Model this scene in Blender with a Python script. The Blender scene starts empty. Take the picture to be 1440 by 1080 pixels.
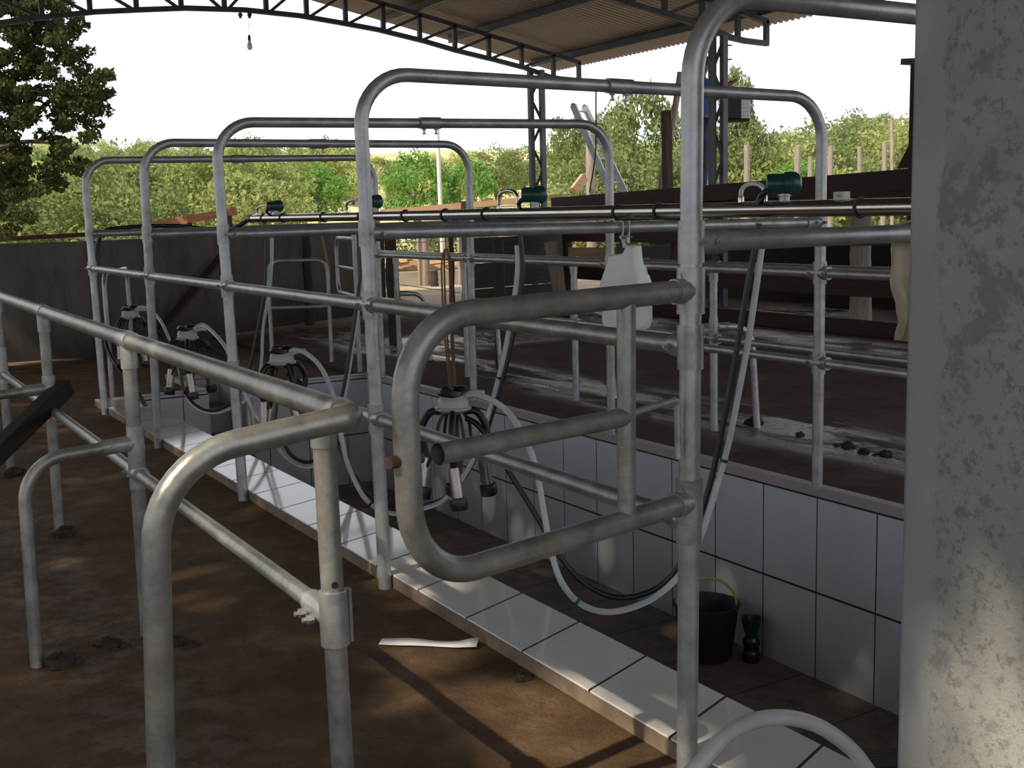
import bpy, math, random
from mathutils import Vector as V, Matrix, Quaternion
PI = math.pi
random.seed(7)
sc = bpy.context.scene
col = sc.collection

# ------------------------------------------------------------------ camera
FPX = 1644.4
CAM = V((-1.5078, 0.0, 1.2))
_yaw, _pitch, _roll = [math.radians(a) for a in (30.597, 8.284, -1.444)]
_f = V((math.sin(_yaw), math.cos(_yaw), 0)); _r = V((math.cos(_yaw), -math.sin(_yaw), 0)); _u = V((0, 0, 1))
FW = _f * math.cos(_pitch) - _u * math.sin(_pitch)
_u2 = _u * math.cos(_pitch) + _f * math.sin(_pitch)
RT = _r * math.cos(_roll) + _u2 * math.sin(_roll)
UP = _u2 * math.cos(_roll) - _r * math.sin(_roll)
cd = bpy.data.cameras.new('camera'); cam = bpy.data.objects.new('camera', cd); col.objects.link(cam)
cd.sensor_fit = 'HORIZONTAL'; cd.sensor_width = 36; cd.lens = FPX / 1440 * 36
cd.clip_start = 0.05; cd.clip_end = 600
cam.matrix_world = Matrix(((RT.x, UP.x, -FW.x, CAM.x), (RT.y, UP.y, -FW.y, CAM.y), (RT.z, UP.z, -FW.z, CAM.z), (0, 0, 0, 1)))
sc.camera = cam


def ray(px, py): return FW + RT * ((px - 720) / FPX) - UP * ((py - 540) / FPX)
def atX(px, py, x): d = ray(px, py); return CAM + d * ((x - CAM.x) / d.x)
def atY(px, py, y): d = ray(px, py); return CAM + d * ((y - CAM.y) / d.y)
def atZ(px, py, z): d = ray(px, py); return CAM + d * ((z - CAM.z) / d.z)
def atD(px, py, dep): return CAM + ray(px, py) * dep


# ------------------------------------------------------------------ mesh tools
def fillet(pts, R, n=7):
    pts = [V(p) for p in pts]; out = [pts[0]]
    for i in range(1, len(pts) - 1):
        a, b, c = pts[i - 1], pts[i], pts[i + 1]
        u = (a - b); w = (c - b); lu, lw = u.length, w.length; u.normalize(); w.normalize()
        ang = u.angle(w)
        if ang > PI - 0.02: out.append(b); continue
        r = R[i - 1] if isinstance(R, (list, tuple)) else R
        t = min(r / math.tan(ang / 2), lu * .49, lw * .49); r2 = t * math.tan(ang / 2)
        bis = (u + w).normalized(); ctr = b + bis * (r2 / math.sin(ang / 2))
        p0, p1 = b + u * t, b + w * t
        v0, v1 = p0 - ctr, p1 - ctr; tot = v0.angle(v1); ax = v0.cross(v1).normalized()
        for k in range(n + 1): out.append(ctr + Quaternion(ax, tot * k / n) @ v0)
    out.append(pts[-1]); return out


def smooth_path(pts, n=6):
    pts = [V(p) for p in pts]; out = []
    for i in range(len(pts) - 1):
        p0 = pts[max(i - 1, 0)]; p1 = pts[i]; p2 = pts[i + 1]; p3 = pts[min(i + 2, len(pts) - 1)]
        for k in range(n):
            t = k / n
            out.append(0.5 * ((2 * p1) + (p2 - p0) * t + (2 * p0 - 5 * p1 + 4 * p2 - p3) * t * t + (3 * p1 - p0 - 3 * p2 + p3) * t ** 3))
    out.append(pts[-1]); return out


class MB:
    def __init__(s): s.v = []; s.f = []
    def add(s, vs, fs):
        o = len(s.v); s.v += [V(v) for v in vs]; s.f += [tuple(i + o for i in f) for f in fs]; return s
    def tube(s, pts, r, seg=14, cap=True, hollow=0.0):
        pts = [V(p) for p in pts]; n = len(pts)
        rad = r if isinstance(r, (list, tuple)) else [r] * n
        T = []
        for i in range(n):
            d = (pts[min(i + 1, n - 1)] - pts[max(i - 1, 0)])
            T.append(d.normalized() if d.length > 1e-9 else V((0, 0, 1)))
        ref = V((0, 0, 1)) if abs(T[0].z) < .9 else V((1, 0, 0))
        nrm = (ref - T[0] * ref.dot(T[0])).normalized()
        vs = []; fs = []
        for i in range(n):
            if i: 
                q = T[i - 1].rotation_difference(T[i]); nrm = (q @ nrm); nrm = (nrm - T[i] * nrm.dot(T[i])).normalized()
            b = T[i].cross(nrm)
            for k in range(seg):
                a = 2 * PI * k / seg; vs.append(pts[i] + (nrm * math.cos(a) + b * math.sin(a)) * rad[i])
        for i in range(n - 1):
            for k in range(seg):
                k2 = (k + 1) % seg; fs.append((i * seg + k, i * seg + k2, (i + 1) * seg + k2, (i + 1) * seg + k))
        if cap:
            fs.append(tuple(range(seg - 1, -1, -1))); fs.append(tuple((n - 1) * seg + k for k in range(seg)))
        return s.add(vs, fs)
    def bar(s, a, b, w, h=None, up=(0, 0, 1)):
        a = V(a); b = V(b); h = h or w; t = (b - a).normalized(); up = V(up)
        if abs(t.dot(up)) > .98: up = V((1, 0, 0))
        x = t.cross(up).normalized(); y = x.cross(t)
        vs = [p + x * (sx * w / 2) + y * (sy * h / 2) for p in (a, b) for sx, sy in ((-1, -1), (1, -1), (1, 1), (-1, 1))]
        return s.add(vs, [(0, 1, 2, 3), (7, 6, 5, 4), (0, 4, 5, 1), (1, 5, 6, 2), (2, 6, 7, 3), (3, 7, 4, 0)])
    def box(s, lo, hi):
        x0, y0, z0 = lo; x1, y1, z1 = hi
        vs = [(x0, y0, z0), (x1, y0, z0), (x1, y1, z0), (x0, y1, z0), (x0, y0, z1), (x1, y0, z1), (x1, y1, z1), (x0, y1, z1)]
        return s.add(vs, [(3, 2, 1, 0), (4, 5, 6, 7), (0, 1, 5, 4), (1, 2, 6, 5), (2, 3, 7, 6), (3, 0, 4, 7)])
    def lathe(s, prof, origin, axis=(0, 0, 1), seg=20):
        o = V(origin); ax = V(axis).normalized()
        ref = V((1, 0, 0)) if abs(ax.x) < .9 else V((0, 1, 0))
        x = (ref - ax * ref.dot(ax)).normalized(); y = ax.cross(x)
        vs = []; fs = []
        for r, z in prof:
            for k in range(seg):
                a = 2 * PI * k / seg; vs.append(o + ax * z + (x * math.cos(a) + y * math.sin(a)) * max(r, 1e-4))
        for i in range(len(prof) - 1):
            for k in range(seg):
                k2 = (k + 1) % seg; fs.append((i * seg + k, i * seg + k2, (i + 1) * seg + k2, (i + 1) * seg + k))
        fs.append(tuple(range(seg - 1, -1, -1))); fs.append(tuple((len(prof) - 1) * seg + k for k in range(seg)))
        return s.add(vs, fs)
    def bolt(s, p, axis, r=.007, L=.016):
        s.lathe([(r, 0), (r, L * .6), (r * .55, L * .6), (r * .55, L)], p, axis, 6); return s
    def blob(s, c, rx, ry, rz, seg=10, rings=7, jit=.0, rnd=random):
        vs = []; fs = []; c = V(c)
        for i in range(rings + 1):
            th = PI * i / rings
            for k in range(seg):
                a = 2 * PI * k / seg; q = 1 + rnd.uniform(-jit, jit)
                vs.append(c + V((rx * math.sin(th) * math.cos(a) * q, ry * math.sin(th) * math.sin(a) * q, rz * math.cos(th) * q)))
        for i in range(rings):
            for k in range(seg):
                k2 = (k + 1) % seg; fs.append((i * seg + k, (i + 1) * seg + k, (i + 1) * seg + k2, i * seg + k2))
        return s.add(vs, fs)


def wloc(o):
    p = V((0, 0, 0))
    while o is not None: p += o.location; o = o.parent
    return p


def obj(name, mb, mat, parent=None, angle=40, bevel=0, smooth=True, origin=None):
    me = bpy.data.meshes.new(name)
    if parent is not None: off = wloc(parent)
    elif origin is not None: off = V(origin)
    else: off = V((0, 0, 0))
    me.from_pydata([tuple(v - off) for v in mb.v], [], mb.f); me.validate()
    if smooth:
        me.polygons.foreach_set('use_smooth', [True] * len(me.polygons)); me.set_sharp_from_angle(angle=math.radians(angle))
    me.materials.append(mat)
    o = bpy.data.objects.new(name, me); col.objects.link(o)
    if parent is not None: o.parent = parent
    elif origin is not None: o.location = off
    if bevel:
        b = o.modifiers.new('bevel', 'BEVEL'); b.width = bevel; b.segments = 2; b.limit_method = 'ANGLE'
    return o


def tag(o, label, cat, group=None):
    o['label'] = label; o['category'] = cat
    if group: o['group'] = group
    return o


def thing(name, label, cat, loc=(0, 0, 0), group=None):
    o = bpy.data.objects.new(name, None); o.empty_display_size = .1; col.objects.link(o); o.location = loc
    return tag(o, label, cat, group)


def struct(name, mb, mat, **k):
    o = obj(name, mb, mat, **k); o['kind'] = 'structure'; return o


def dup_tree(o, parent=None):
    c = o.copy(); col.objects.link(c); c.parent = parent
    for ch in list(o.children): dup_tree(ch, c)
    return c


# ------------------------------------------------------------------ materials
class NT:
    def __init__(s, name):
        s.m = bpy.data.materials.new(name); s.m.use_nodes = True; s.t = s.m.node_tree; s.n = s.t.nodes; s.l = s.t.links
        s.p = s.n['Principled BSDF']; s.co = s.n.new('ShaderNodeTexCoord').outputs['Object']
    def node(s, typ, **k):
        n = s.n.new(typ)
        for a, b in k.items(): setattr(n, a, b)
        return n
    def noise(s, scale, detail=4, rough=.6, vec=None, dist=0):
        n = s.node('ShaderNodeTexNoise'); n.inputs['Scale'].default_value = scale; n.inputs['Detail'].default_value = detail
        n.inputs['Roughness'].default_value = rough; n.inputs['Distortion'].default_value = dist
        s.l.new(vec or s.co, n.inputs['Vector']); return n.outputs['Fac']
    def ramp(s, fac, stops):
        n = s.node('ShaderNodeValToRGB'); e = n.color_ramp.elements
        while len(e) < len(stops): e.new(.5)
        for el, (p, c) in zip(e, stops): el.position = p; el.color = (*c, 1) if len(c) == 3 else c
        s.l.new(fac, n.inputs['Fac']); return n.outputs['Color']
    def mix(s, fac, a, b, typ='MIX'):
        n = s.node('ShaderNodeMix', data_type='RGBA', blend_type=typ)
        for sock, val in ((n.inputs['Factor'], fac), (n.inputs['A'], a), (n.inputs['B'], b)):
            if hasattr(val, 'is_linked') or isinstance(val, bpy.types.NodeSocket): s.l.new(val, sock)
            elif isinstance(val, (int, float)): sock.default_value = val
            else: sock.default_value = (*val, 1)
        return n.outputs['Result']
    def math(s, op, a, b=None, c=None, clamp=False):
        n = s.node('ShaderNodeMath', operation=op, use_clamp=clamp)
        for i, val in enumerate((a, b, c)):
            if val is None: continue
            if isinstance(val, (int, float)): n.inputs[i].default_value = val
            else: s.l.new(val, n.inputs[i])
        return n.outputs[0]
    def xyz(s, vec=None):
        n = s.node('ShaderNodeSeparateXYZ'); s.l.new(vec or s.co, n.inputs[0]); return n.outputs
    def smooth(s, v, a, b):
        n = s.node('ShaderNodeMapRange', interpolation_type='SMOOTHSTEP'); s.l.new(v, n.inputs['Value'])
        n.inputs['From Min'].default_value = a; n.inputs['From Max'].default_value = b; return n.outputs['Result']
    def set(s, **k):
        names = dict(color='Base Color', rough='Roughness', metal='Metallic', trans='Transmission Weight', alpha='Alpha', ior='IOR', spec='Specular IOR Level', coat='Coat Weight', normal='Normal', sheen='Sheen Weight')
        for a, val in k.items():
            sk = s.p.inputs[names[a]]
            if isinstance(val, bpy.types.NodeSocket): s.l.new(val, sk)
            elif isinstance(val, (int, float)): sk.default_value = val
            else: sk.default_value = (*val, 1)
        return s
    def bump(s, h, strength=.3, dist=.01):
        n = s.node('ShaderNodeBump'); n.inputs['Strength'].default_value = strength; n.inputs['Distance'].default_value = dist
        s.l.new(h, n.inputs['Height']); s.l.new(n.outputs['Normal'], s.p.inputs['Normal']); return s


def simple(name, c1, c2=None, rough=.5, metal=0, scale=8, bump=0, bscale=None, **k):
    t = NT(name)
    if c2:
        f = t.noise(scale); t.set(color=t.ramp(f, [(.35, c1), (.65, c2)]))
    else: t.set(color=c1)
    t.set(rough=rough, metal=metal, **k)
    if bump: t.bump(t.noise(bscale or scale * 4, 6), bump, .01)
    return t.m


def m_galv(name, c1, c2, stain, amt):
    t = NT(name)
    f = t.noise(14, 6, .7); base = t.ramp(f, [(.3, c1), (.7, c2)])
    g = t.ramp(t.noise(5, 5, .75, dist=.6), [(.50, (0, 0, 0)), (.72, (1, 1, 1))])
    t.set(color=t.mix(t.math('MULTIPLY', g, amt), base, stain))
    t.set(metal=t.math('SUBTRACT', .62, t.math('MULTIPLY', g, amt * .5)), rough=t.math('MULTIPLY_ADD', f, .3, .24))
    t.bump(t.noise(60, 4), .12, .004)
    return t.m


GALV = m_galv('galvanized_steel', (.27, .28, .285), (.49, .50, .50), (.15, .105, .07), .35)
GALV_OLD = m_galv('weathered_galvanized', (.17, .175, .165), (.37, .37, .34), (.19, .125, .065), .7)
STAIN = simple('stainless_steel', (.50, .48, .44), (.60, .57, .52), .2, 1, 6)
SHELL = simple('worn_stainless', (.26, .225, .20), (.38, .34, .31), .28, .9, 9)
FIT = m_galv('cast_fitting', (.24, .24, .23), (.46, .46, .44), (.12, .09, .06), .5)
DKSTEEL = simple('dark_painted_steel', (.030, .040, .050), (.055, .062, .075), .5, .2, 5)
COLSTEEL = simple('grey_purple_steel', (.10, .095, .12), (.16, .15, .18), .55, .1, 4)
RUBBER = simple('black_rubber', (.006, .006, .007), (.012, .012, .013), .38)
DKRUB = simple('dull_rubber', (.010, .009, .010), (.018, .016, .017), .6, bump=.2, scale=12)
RUST = simple('rusty_iron', (.06, .032, .022), (.11, .058, .038), .75, .3, 30)
CORD = simple('brown_cord', (.10, .055, .025), (.16, .09, .04), .7)
GREEN = simple('dark_green_plastic', (.006, .045, .040), (.010, .065, .058), .32, scale=5)
CLEAR = simple('milky_clear_hose', (.66, .70, .72), (.80, .82, .82), .12, trans=.5, ior=1.35)
CLAWM = simple('clouded_plastic', (.42, .42, .40), (.55, .55, .52), .25, trans=.25, ior=1.4)
WHITEHOSE = simple('grey_white_hose', (.36, .36, .38), (.46, .46, .47), .35, trans=.1)
PLAST = simple('white_jug_plastic', (.60, .66, .60), (.72, .76, .70), .42, scale=9)
PAPER = simple('white_paper', (.62, .60, .62), (.72, .70, .72), .8)
CLOTH = simple('beige_cloth', (.36, .30, .20), (.50, .43, .31), .95, bump=.4, scale=10)
YROPE = simple('yellow_rope', (.40, .33, .07), (.55, .46, .14), .8, scale=60)


def m_wood(name, c1, c2, rough=.8):
    t = NT(name)
    mp = t.node('ShaderNodeMapping'); mp.inputs['Scale'].default_value = (1, 1, 8); t.l.new(t.co, mp.inputs['Vector'])
    f = t.noise(4, 8, .7, mp.outputs['Vector'], .8)
    t.set(color=t.ramp(f, [(.3, c1), (.7, c2)]), rough=rough).bump(f, .35, .01); return t.m


def m_post(name, c1, c2):
    t = NT(name)
    mp = t.node('ShaderNodeMapping'); mp.inputs['Scale'].default_value = (7, 7, .9); t.l.new(t.co, mp.inputs['Vector'])
    f = t.noise(3, 8, .7, mp.outputs['Vector'], .5)
    t.set(color=t.ramp(f, [(.3, c1), (.7, c2)]), rough=.85).bump(f, .5, .02); return t.m


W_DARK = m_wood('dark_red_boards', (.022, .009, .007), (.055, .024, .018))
W_BLACK = m_wood('near_black_wood', (.008, .005, .005), (.022, .012, .010))
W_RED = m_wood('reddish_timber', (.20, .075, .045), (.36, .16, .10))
W_PANEL = m_wood('dark_grey_panel', (.050, .041, .039), (.105, .088, .083))
W_TAN = m_wood('tan_timber', (.34, .20, .12), (.50, .32, .20))
W_GREY = m_wood('grey_boards', (.06, .05, .05), (.13, .11, .105))
P_LIGHT = m_post('pale_post_wood', (.19, .15, .125), (.36, .30, .25))
P_DARK = m_post('dark_post_wood', (.025, .016, .013), (.07, .048, .038))
BARK = m_post('bark', (.06, .045, .035), (.15, .12, .09))


def m_concrete():
    t = NT('pillar_plaster')
    x, y, z = t.xyz()
    big = t.noise(3.2, 7, .65, dist=.4); fine = t.noise(38, 8, .75)
    base = t.ramp(big, [(.3, (.44, .43, .41)), (.5, (.54, .53, .50)), (.7, (.60, .59, .56))])
    base = t.mix(t.math('MULTIPLY', t.ramp(fine, [(.52, (0, 0, 0)), (.60, (1, 1, 1))]), .5), base, (.17, .14, .12))
    # smooth trowelled strip along the far corner, ragged boundary
    edge = t.math('ADD', y, t.math('MULTIPLY_ADD', t.noise(7, 9, .8), .16, -.09))
    strip = t.smooth(edge, 1.455, 1.468)
    cm = t.ramp(t.noise(5, 4), [(.3, (.28, .275, .28)), (.7, (.36, .35, .35))])
    patch = t.ramp(t.noise(4.5, 8, .7, dist=.3), [(.56, (0, 0, 0)), (.60, (1, 1, 1))])
    base = t.mix(t.math('MULTIPLY', patch, .75), base, cm)
    t.set(color=t.mix(strip, base, cm), rough=.9)
    h = t.math('MULTIPLY', t.math('SUBTRACT', t.math('ADD', t.noise(45, 8, .8), t.math('MULTIPLY', big, .8)), .9), t.math('SUBTRACT', 1.0, t.math('MULTIPLY', strip, .8)))
    t.bump(h, .9, .02); return t.m
PLASTER = m_concrete()


def m_backwall():
    t = NT('stained_concrete')
    x, y, z = t.xyz()
    mp = t.node('ShaderNodeMapping'); mp.inputs['Scale'].default_value = (2.2, 2.2, .6); t.l.new(t.co, mp.inputs['Vector'])
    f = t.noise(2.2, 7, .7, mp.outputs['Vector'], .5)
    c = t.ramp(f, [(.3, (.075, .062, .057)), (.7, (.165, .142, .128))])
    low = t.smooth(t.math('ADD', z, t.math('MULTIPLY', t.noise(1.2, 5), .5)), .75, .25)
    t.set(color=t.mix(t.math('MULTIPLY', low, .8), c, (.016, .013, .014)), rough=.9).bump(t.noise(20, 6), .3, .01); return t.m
BACKWALL = m_backwall()


def m_floor():
    t = NT('barn_floor')
    x, y, z = t.xyz()
    n1 = t.noise(1.6, 8, .7); n2 = t.noise(9, 8, .72); n3 = t.noise(45, 4, .6)
    near = t.ramp(t.math('ADD', t.math('MULTIPLY', n1, .5), t.math('MULTIPLY', n2, .5)), [(.33, (.055, .029, .013)), (.5, (.115, .066, .033)), (.66, (.20, .128, .070))])
    near = t.mix(t.ramp(n3, [(.60, (0, 0, 0)), (.72, (1, 1, 1))]), near, (.06, .035, .02))
    far = t.ramp(t.math('ADD', t.math('MULTIPLY', n1, .6), t.math('MULTIPLY', n2, .4)), [(.35, (.036, .018, .013)), (.5, (.078, .044, .033)), (.65, (.125, .080, .064))])
    yard = t.ramp(n1, [(.35, (.36, .27, .18)), (.65, (.52, .41, .29))])
    isfar = t.smooth(t.math('ADD', x, t.math('MULTIPLY', n1, .6)), 1.7, 2.5)
    c = t.mix(isfar, near, far)
    isyard = t.smooth(t.math('ADD', t.math('ADD', y, t.math('MULTIPLY', x, -.25)), t.math('MULTIPLY', n1, 1.0)), 11.3, 12.1)
    isyard2 = t.math('MAXIMUM', isyard, t.smooth(x, 9.2, 9.8))
    c = t.mix(isyard2, c, yard)
    speck = t.ramp(t.noise(30, 5, .7), [(.60, (0, 0, 0)), (.66, (1, 1, 1))])
    # wet gutters: one along the far lane, one along the near lane
    def band(cx, w, amp):
        d = t.math('ABSOLUTE', t.math('SUBTRACT', t.math('ADD', x, t.math('MULTIPLY_ADD', t.noise(.7, 4, .6), amp, -amp / 2)), cx))
        return t.smooth(d, w, w * .35)
    mpw = t.node('ShaderNodeMapping'); mpw.inputs['Scale'].default_value = (2.2, .55, 1); t.l.new(t.co, mpw.inputs['Vector'])
    n4 = t.noise(1.5, 6, .62, mpw.outputs['Vector'], .4)
    wf = t.math('MULTIPLY', band(2.85, .50, .5), t.smooth(n4, .42, .56))
    arm = t.smooth(t.math('ABSOLUTE', t.math('SUBTRACT', t.math('ADD', y, t.math('MULTIPLY', n1, 1.2)), 10.3)), .95, .3)
    wf = t.math('MAXIMUM', wf, t.math('MULTIPLY', t.math('MULTIPLY', arm, t.smooth(x, 2.4, 3.2)), t.smooth(n4, .36, .50)))
    arm2 = t.math('MULTIPLY', t.smooth(n4, .35, .5), t.smooth(t.math('ABSOLUTE', t.math('SUBTRACT', t.math('ADD', x, t.math('MULTIPLY', n1, .5)), 6.1)), .55, .25))
    wf = t.math('MAXIMUM', wf, arm2)
    wn = t.math('MULTIPLY', band(-.92, .28, .5), t.smooth(n2, .42, .55))
    wn = t.math('MULTIPLY', wn, t.smooth(y, 6.5, 4.5))
    wet = t.math('MULTIPLY', t.math('MAXIMUM', wf, t.math('MULTIPLY', wn, .25)), t.math('SUBTRACT', 1.0, isyard2))
    wet = t.math('MULTIPLY', wet, t.math('SUBTRACT', 1.0, t.math('MULTIPLY', speck, .8)))
    c = t.mix(t.math('MULTIPLY', wet, .55), c, (.040, .032, .034))
    t.set(color=c, rough=t.math('MULTIPLY_ADD', wet, -.80, .9), spec=t.math('MULTIPLY_ADD', wet, .60, .22))
    wet = wet
    dry = t.math('MULTIPLY_ADD', wet, -.90, 1.0)
    t.bump(t.math('MULTIPLY', t.math('ADD', t.noise(14, 9, .8), t.math('MULTIPLY', n1, 2.5)), dry), .85, .03); return t.m
FLOOR = m_floor()


def m_tiles(name, axis, j0, pitch, rows, top=None, c=(.50, .51, .55), rough=.13, gw=.0032, skew=0.0):
    """glazed tile sheet: joints across `axis` at j0 + k*pitch and rows at the given z"""
    t = NT(name)
    xyz = t.xyz(); a = xyz['XYZ'.index(axis)]; z = xyz[2]
    if skew: a = t.math('ADD', a, t.math('MULTIPLY', xyz[0], skew))
    u = t.math('SUBTRACT', a, j0 - pitch / 2 - 20 * pitch)
    m = t.math('ABSOLUTE', t.math('SUBTRACT', t.math('MODULO', u, pitch), pitch / 2))
    line = t.math('LESS_THAN', m, gw)
    for r in rows:
        line = t.math('MAXIMUM', line, t.math('LESS_THAN', t.math('ABSOLUTE', t.math('SUBTRACT', z, r)), gw * 1.5))
    cell = t.node('ShaderNodeTexWhiteNoise', noise_dimensions='1D'); t.l.new(t.math('FLOOR', t.math('DIVIDE', t.math('ADD', u, pitch / 2), pitch)), cell.inputs['W'])
    base = t.ramp(t.noise(2.0, 5, .6), [(.35, tuple(k * .9 for k in c)), (.65, c)])
    base = t.mix(t.math('MULTIPLY', cell.outputs['Value'], .10), base, (.40, .38, .36))
    dirt = t.ramp(t.noise(6, 8, .7), [(.55, (0, 0, 0)), (.75, (1, 1, 1))])
    base = t.mix(t.math('MULTIPLY', dirt, .22), base, (.30, .25, .21))
    colr = t.mix(line, base, (.008, .006, .006))
    rg = t.math('MULTIPLY_ADD', line, .6, rough)
    if top is not None:
        k = t.math('GREATER_THAN', z, top)
        colr = t.mix(k, colr, (.30, .255, .24)); rg = t.math('MAXIMUM', rg, t.math('MULTIPLY', k, .5))
    t.set(color=colr, rough=rg)
    t.bump(t.math('MULTIPLY_ADD', line, -1.0, t.math('MULTIPLY', t.noise(1.6, 2), .3)), .25, .004); return t.m
TILE_FAR = m_tiles('white_wall_tiles', 'Y', 3.09, .3182, (.012, -.395), top=.016)
TILE_END = m_tiles('white_end_tiles', 'X', .59, .30, (.012, -.40), top=.03)
TILE_STEP = m_tiles('white_step_tiles', 'X', .91, .25, ())
TILE_KERB = m_tiles('white_kerb_tiles', 'Y', 2.245, .3135, (), c=(.66, .64, .62), rough=.07, gw=.0042, skew=-.40)


def m_pitfloor():
    t = NT('pit_slate_floor')
    v = t.node('ShaderNodeTexVoronoi', feature='DISTANCE_TO_EDGE'); v.inputs['Scale'].default_value = 5.5; t.l.new(t.co, v.inputs['Vector'])
    c = t.ramp(t.noise(5, 8, .7, dist=.5), [(.3, (.085, .058, .044)), (.7, (.22, .165, .13))])
    j = t.ramp(v.outputs['Distance'], [(.0, (1, 1, 1)), (.035, (0, 0, 0))])
    x, y, z = t.xyz()
    g = t.math('LESS_THAN', t.math('ABSOLUTE', t.math('SUBTRACT', t.math('MODULO', t.math('ADD', y, .1), .42), .21)), .006)
    t.set(color=t.mix(t.math('MAXIMUM', t.math('MULTIPLY', j, .35), t.math('MULTIPLY', g, .8)), c, (.025, .018, .015)), rough=.55).bump(t.noise(20, 6), .25, .008); return t.m
PITFLOOR = m_pitfloor()
KERBSIDE = simple('dirty_cement', (.13, .085, .055), (.22, .16, .115), .9, bump=.4, scale=9)


def m_roof():
    t = NT('roof_sheet')
    t.set(color=t.ramp(t.noise(1.4, 5), [(.3, (.26, .228, .222)), (.7, (.34, .30, .29))]), rough=.55, metal=.15); return t.m
ROOFM = m_roof()
YARDWALL = simple('pale_yard_wall', (.30, .27, .23), (.42, .38, .33), .9, bump=.3, scale=5)
LADM = simple('grey_aluminium', (.26, .28, .30), (.36, .38, .40), .4, .5, 6)
WPOLE = simple('white_pole', (.66, .66, .66), None, .5)
BULB = simple('frosted_bulb', (.75, .72, .66), None, .25, trans=.3)
SKIN = simple('skin', (.16, .075, .045), (.20, .10, .06), .55)
HAIR = simple('dark_hair', (.012, .009, .008), (.02, .015, .012), .7, bump=.5, scale=40)
SHIRT = simple('blue_shirt', (.035, .13, .50), (.05, .17, .60), .85)
JEANS = simple('denim', (.03, .055, .12), (.05, .08, .17), .9)
BOOT = simple('black_boots', (.015, .015, .018), None, .5)
BOXD = simple('black_box_plastic', (.02, .021, .022), None, .5)
BOXW = simple('white_slats', (.85, .85, .83), None, .5)
BOTTLE = simple('dark_bottle', (.012, .014, .018), (.02, .02, .028), .25)
BTCAP = simple('deep_green_cap', (.008, .030, .028), None, .35)
TAG = simple('pale_tag', (.5, .49, .47), None, .5)


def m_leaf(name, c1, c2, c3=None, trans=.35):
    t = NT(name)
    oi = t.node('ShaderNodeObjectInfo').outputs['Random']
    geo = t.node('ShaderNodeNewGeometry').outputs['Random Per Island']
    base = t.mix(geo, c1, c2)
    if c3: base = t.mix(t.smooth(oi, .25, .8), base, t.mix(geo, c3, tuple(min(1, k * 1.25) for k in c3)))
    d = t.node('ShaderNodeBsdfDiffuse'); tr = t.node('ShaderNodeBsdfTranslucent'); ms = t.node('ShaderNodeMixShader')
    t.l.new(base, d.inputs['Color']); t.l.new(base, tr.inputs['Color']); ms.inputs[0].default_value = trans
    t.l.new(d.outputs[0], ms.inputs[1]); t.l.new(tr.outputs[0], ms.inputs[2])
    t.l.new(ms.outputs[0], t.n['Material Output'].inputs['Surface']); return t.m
LF_HILL = m_leaf('hill_leaves', (.22, .26, .09), (.34, .38, .14), (.42, .44, .18), trans=.45)
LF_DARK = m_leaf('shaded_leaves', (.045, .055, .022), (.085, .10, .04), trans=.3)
LF_GREEN = m_leaf('fresh_leaves', (.14, .28, .07), (.22, .38, .10), trans=.45)
LF_MID = m_leaf('mid_leaves', (.17, .22, .085), (.27, .32, .13), trans=.45)
GRASS = NT('hill_grass')
_g = GRASS.noise(.16, 6, .65)
GRASS.set(color=GRASS.ramp(_g, [(.35, (.22, .24, .085)), (.5, (.42, .38, .16)), (.62, (.66, .58, .33))]), rough=.95)
GRASS = GRASS.m

# ------------------------------------------------------------------ setting: ground, pit
W = 1.955; PX0 = .272; PY0, PY1 = .75, 8.0; PZ = -.77
fl = MB()
def quad(x0, y0, x1, y1, z): fl.add([(x0, y0, z), (x1, y0, z), (x1, y1, z), (x0, y1, z)], [(0, 1, 2, 3)])
quad(-14, -8, .03, 26, 0); quad(.03, -8, W + .04, PY0, 0)
quad(.03, PY1 + 1.1, W + .04, 26, 0)
quad(.03, PY1, .77, PY1 + 1.1, 0); quad(1.09, PY1, W + .04, PY1 + 1.1, 0)
quad(W + .04, -8, 26, 26, .03)
fl.add([(W + .04, PY1, -.02), (W + .04, 26, -.02), (W + .04, 26, .03), (W + .04, PY1, .03)], [(0, 1, 2, 3)])
struct('floor', fl, FLOOR, smooth=False)
struct('wall_right', MB().box((W, PY0, PZ - .05), (W + .05, PY1, .057)), TILE_FAR, smooth=False)
b = MB().box((.03, PY1, PZ - .05), (.77, PY1 + .06, .045)); b.box((1.09, PY1, PZ - .05), (W, PY1 + .06, .045))
struct('wall_back', b, TILE_END, smooth=False)
struct('wall_left', MB().box((.20, PY0, PZ - .05), (PX0 - .0005, PY1, .0375)), TILE_FAR, smooth=False)
struct('wall_front', MB().box((.03, PY0 - .06, PZ - .05), (W, PY0, .03)), TILE_END, smooth=False)
struct('floor_pit', MB().box((.2, PY0, PZ - .06), (W, PY1 + .9, PZ)), PITFLOOR, smooth=False)
k = MB().box((.022, PY0 - .1, .038), (PX0, PY1 + .06, .044)); struct('trim_1', k, TILE_KERB, bevel=.0015)
struct('trim_2', MB().box((.020, PY0 - .1, -.1), (.268, PY1 + .055, .038)), KERBSIDE)
st = MB()
for i in range(4):
    st.box((.771, PY1 + .03 + .27 * i, PZ), (1.089, PY1 + 1.12, PZ + .19 * (i + 1) + .015))
struct('steps', st, TILE_STEP, smooth=False)
st = MB()
for i in range(4):
    z = PZ + .19 * (i + 1) + .015
    st.box((.772, PY1 + .034 + .27 * i, z), (1.088, PY1 + .03 + .27 * (i + 1), z + .006))
struct('trim_3', st, PITFLOOR, smooth=False)
b = MB().box((.755, PY1 + .06, PZ), (.771, PY1 + 1.1, .04)); b.box((1.089, PY1 + .06, PZ), (1.105, PY1 + 1.1, .04))
struct('trim_4', b, TILE_STEP, smooth=False)

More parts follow.
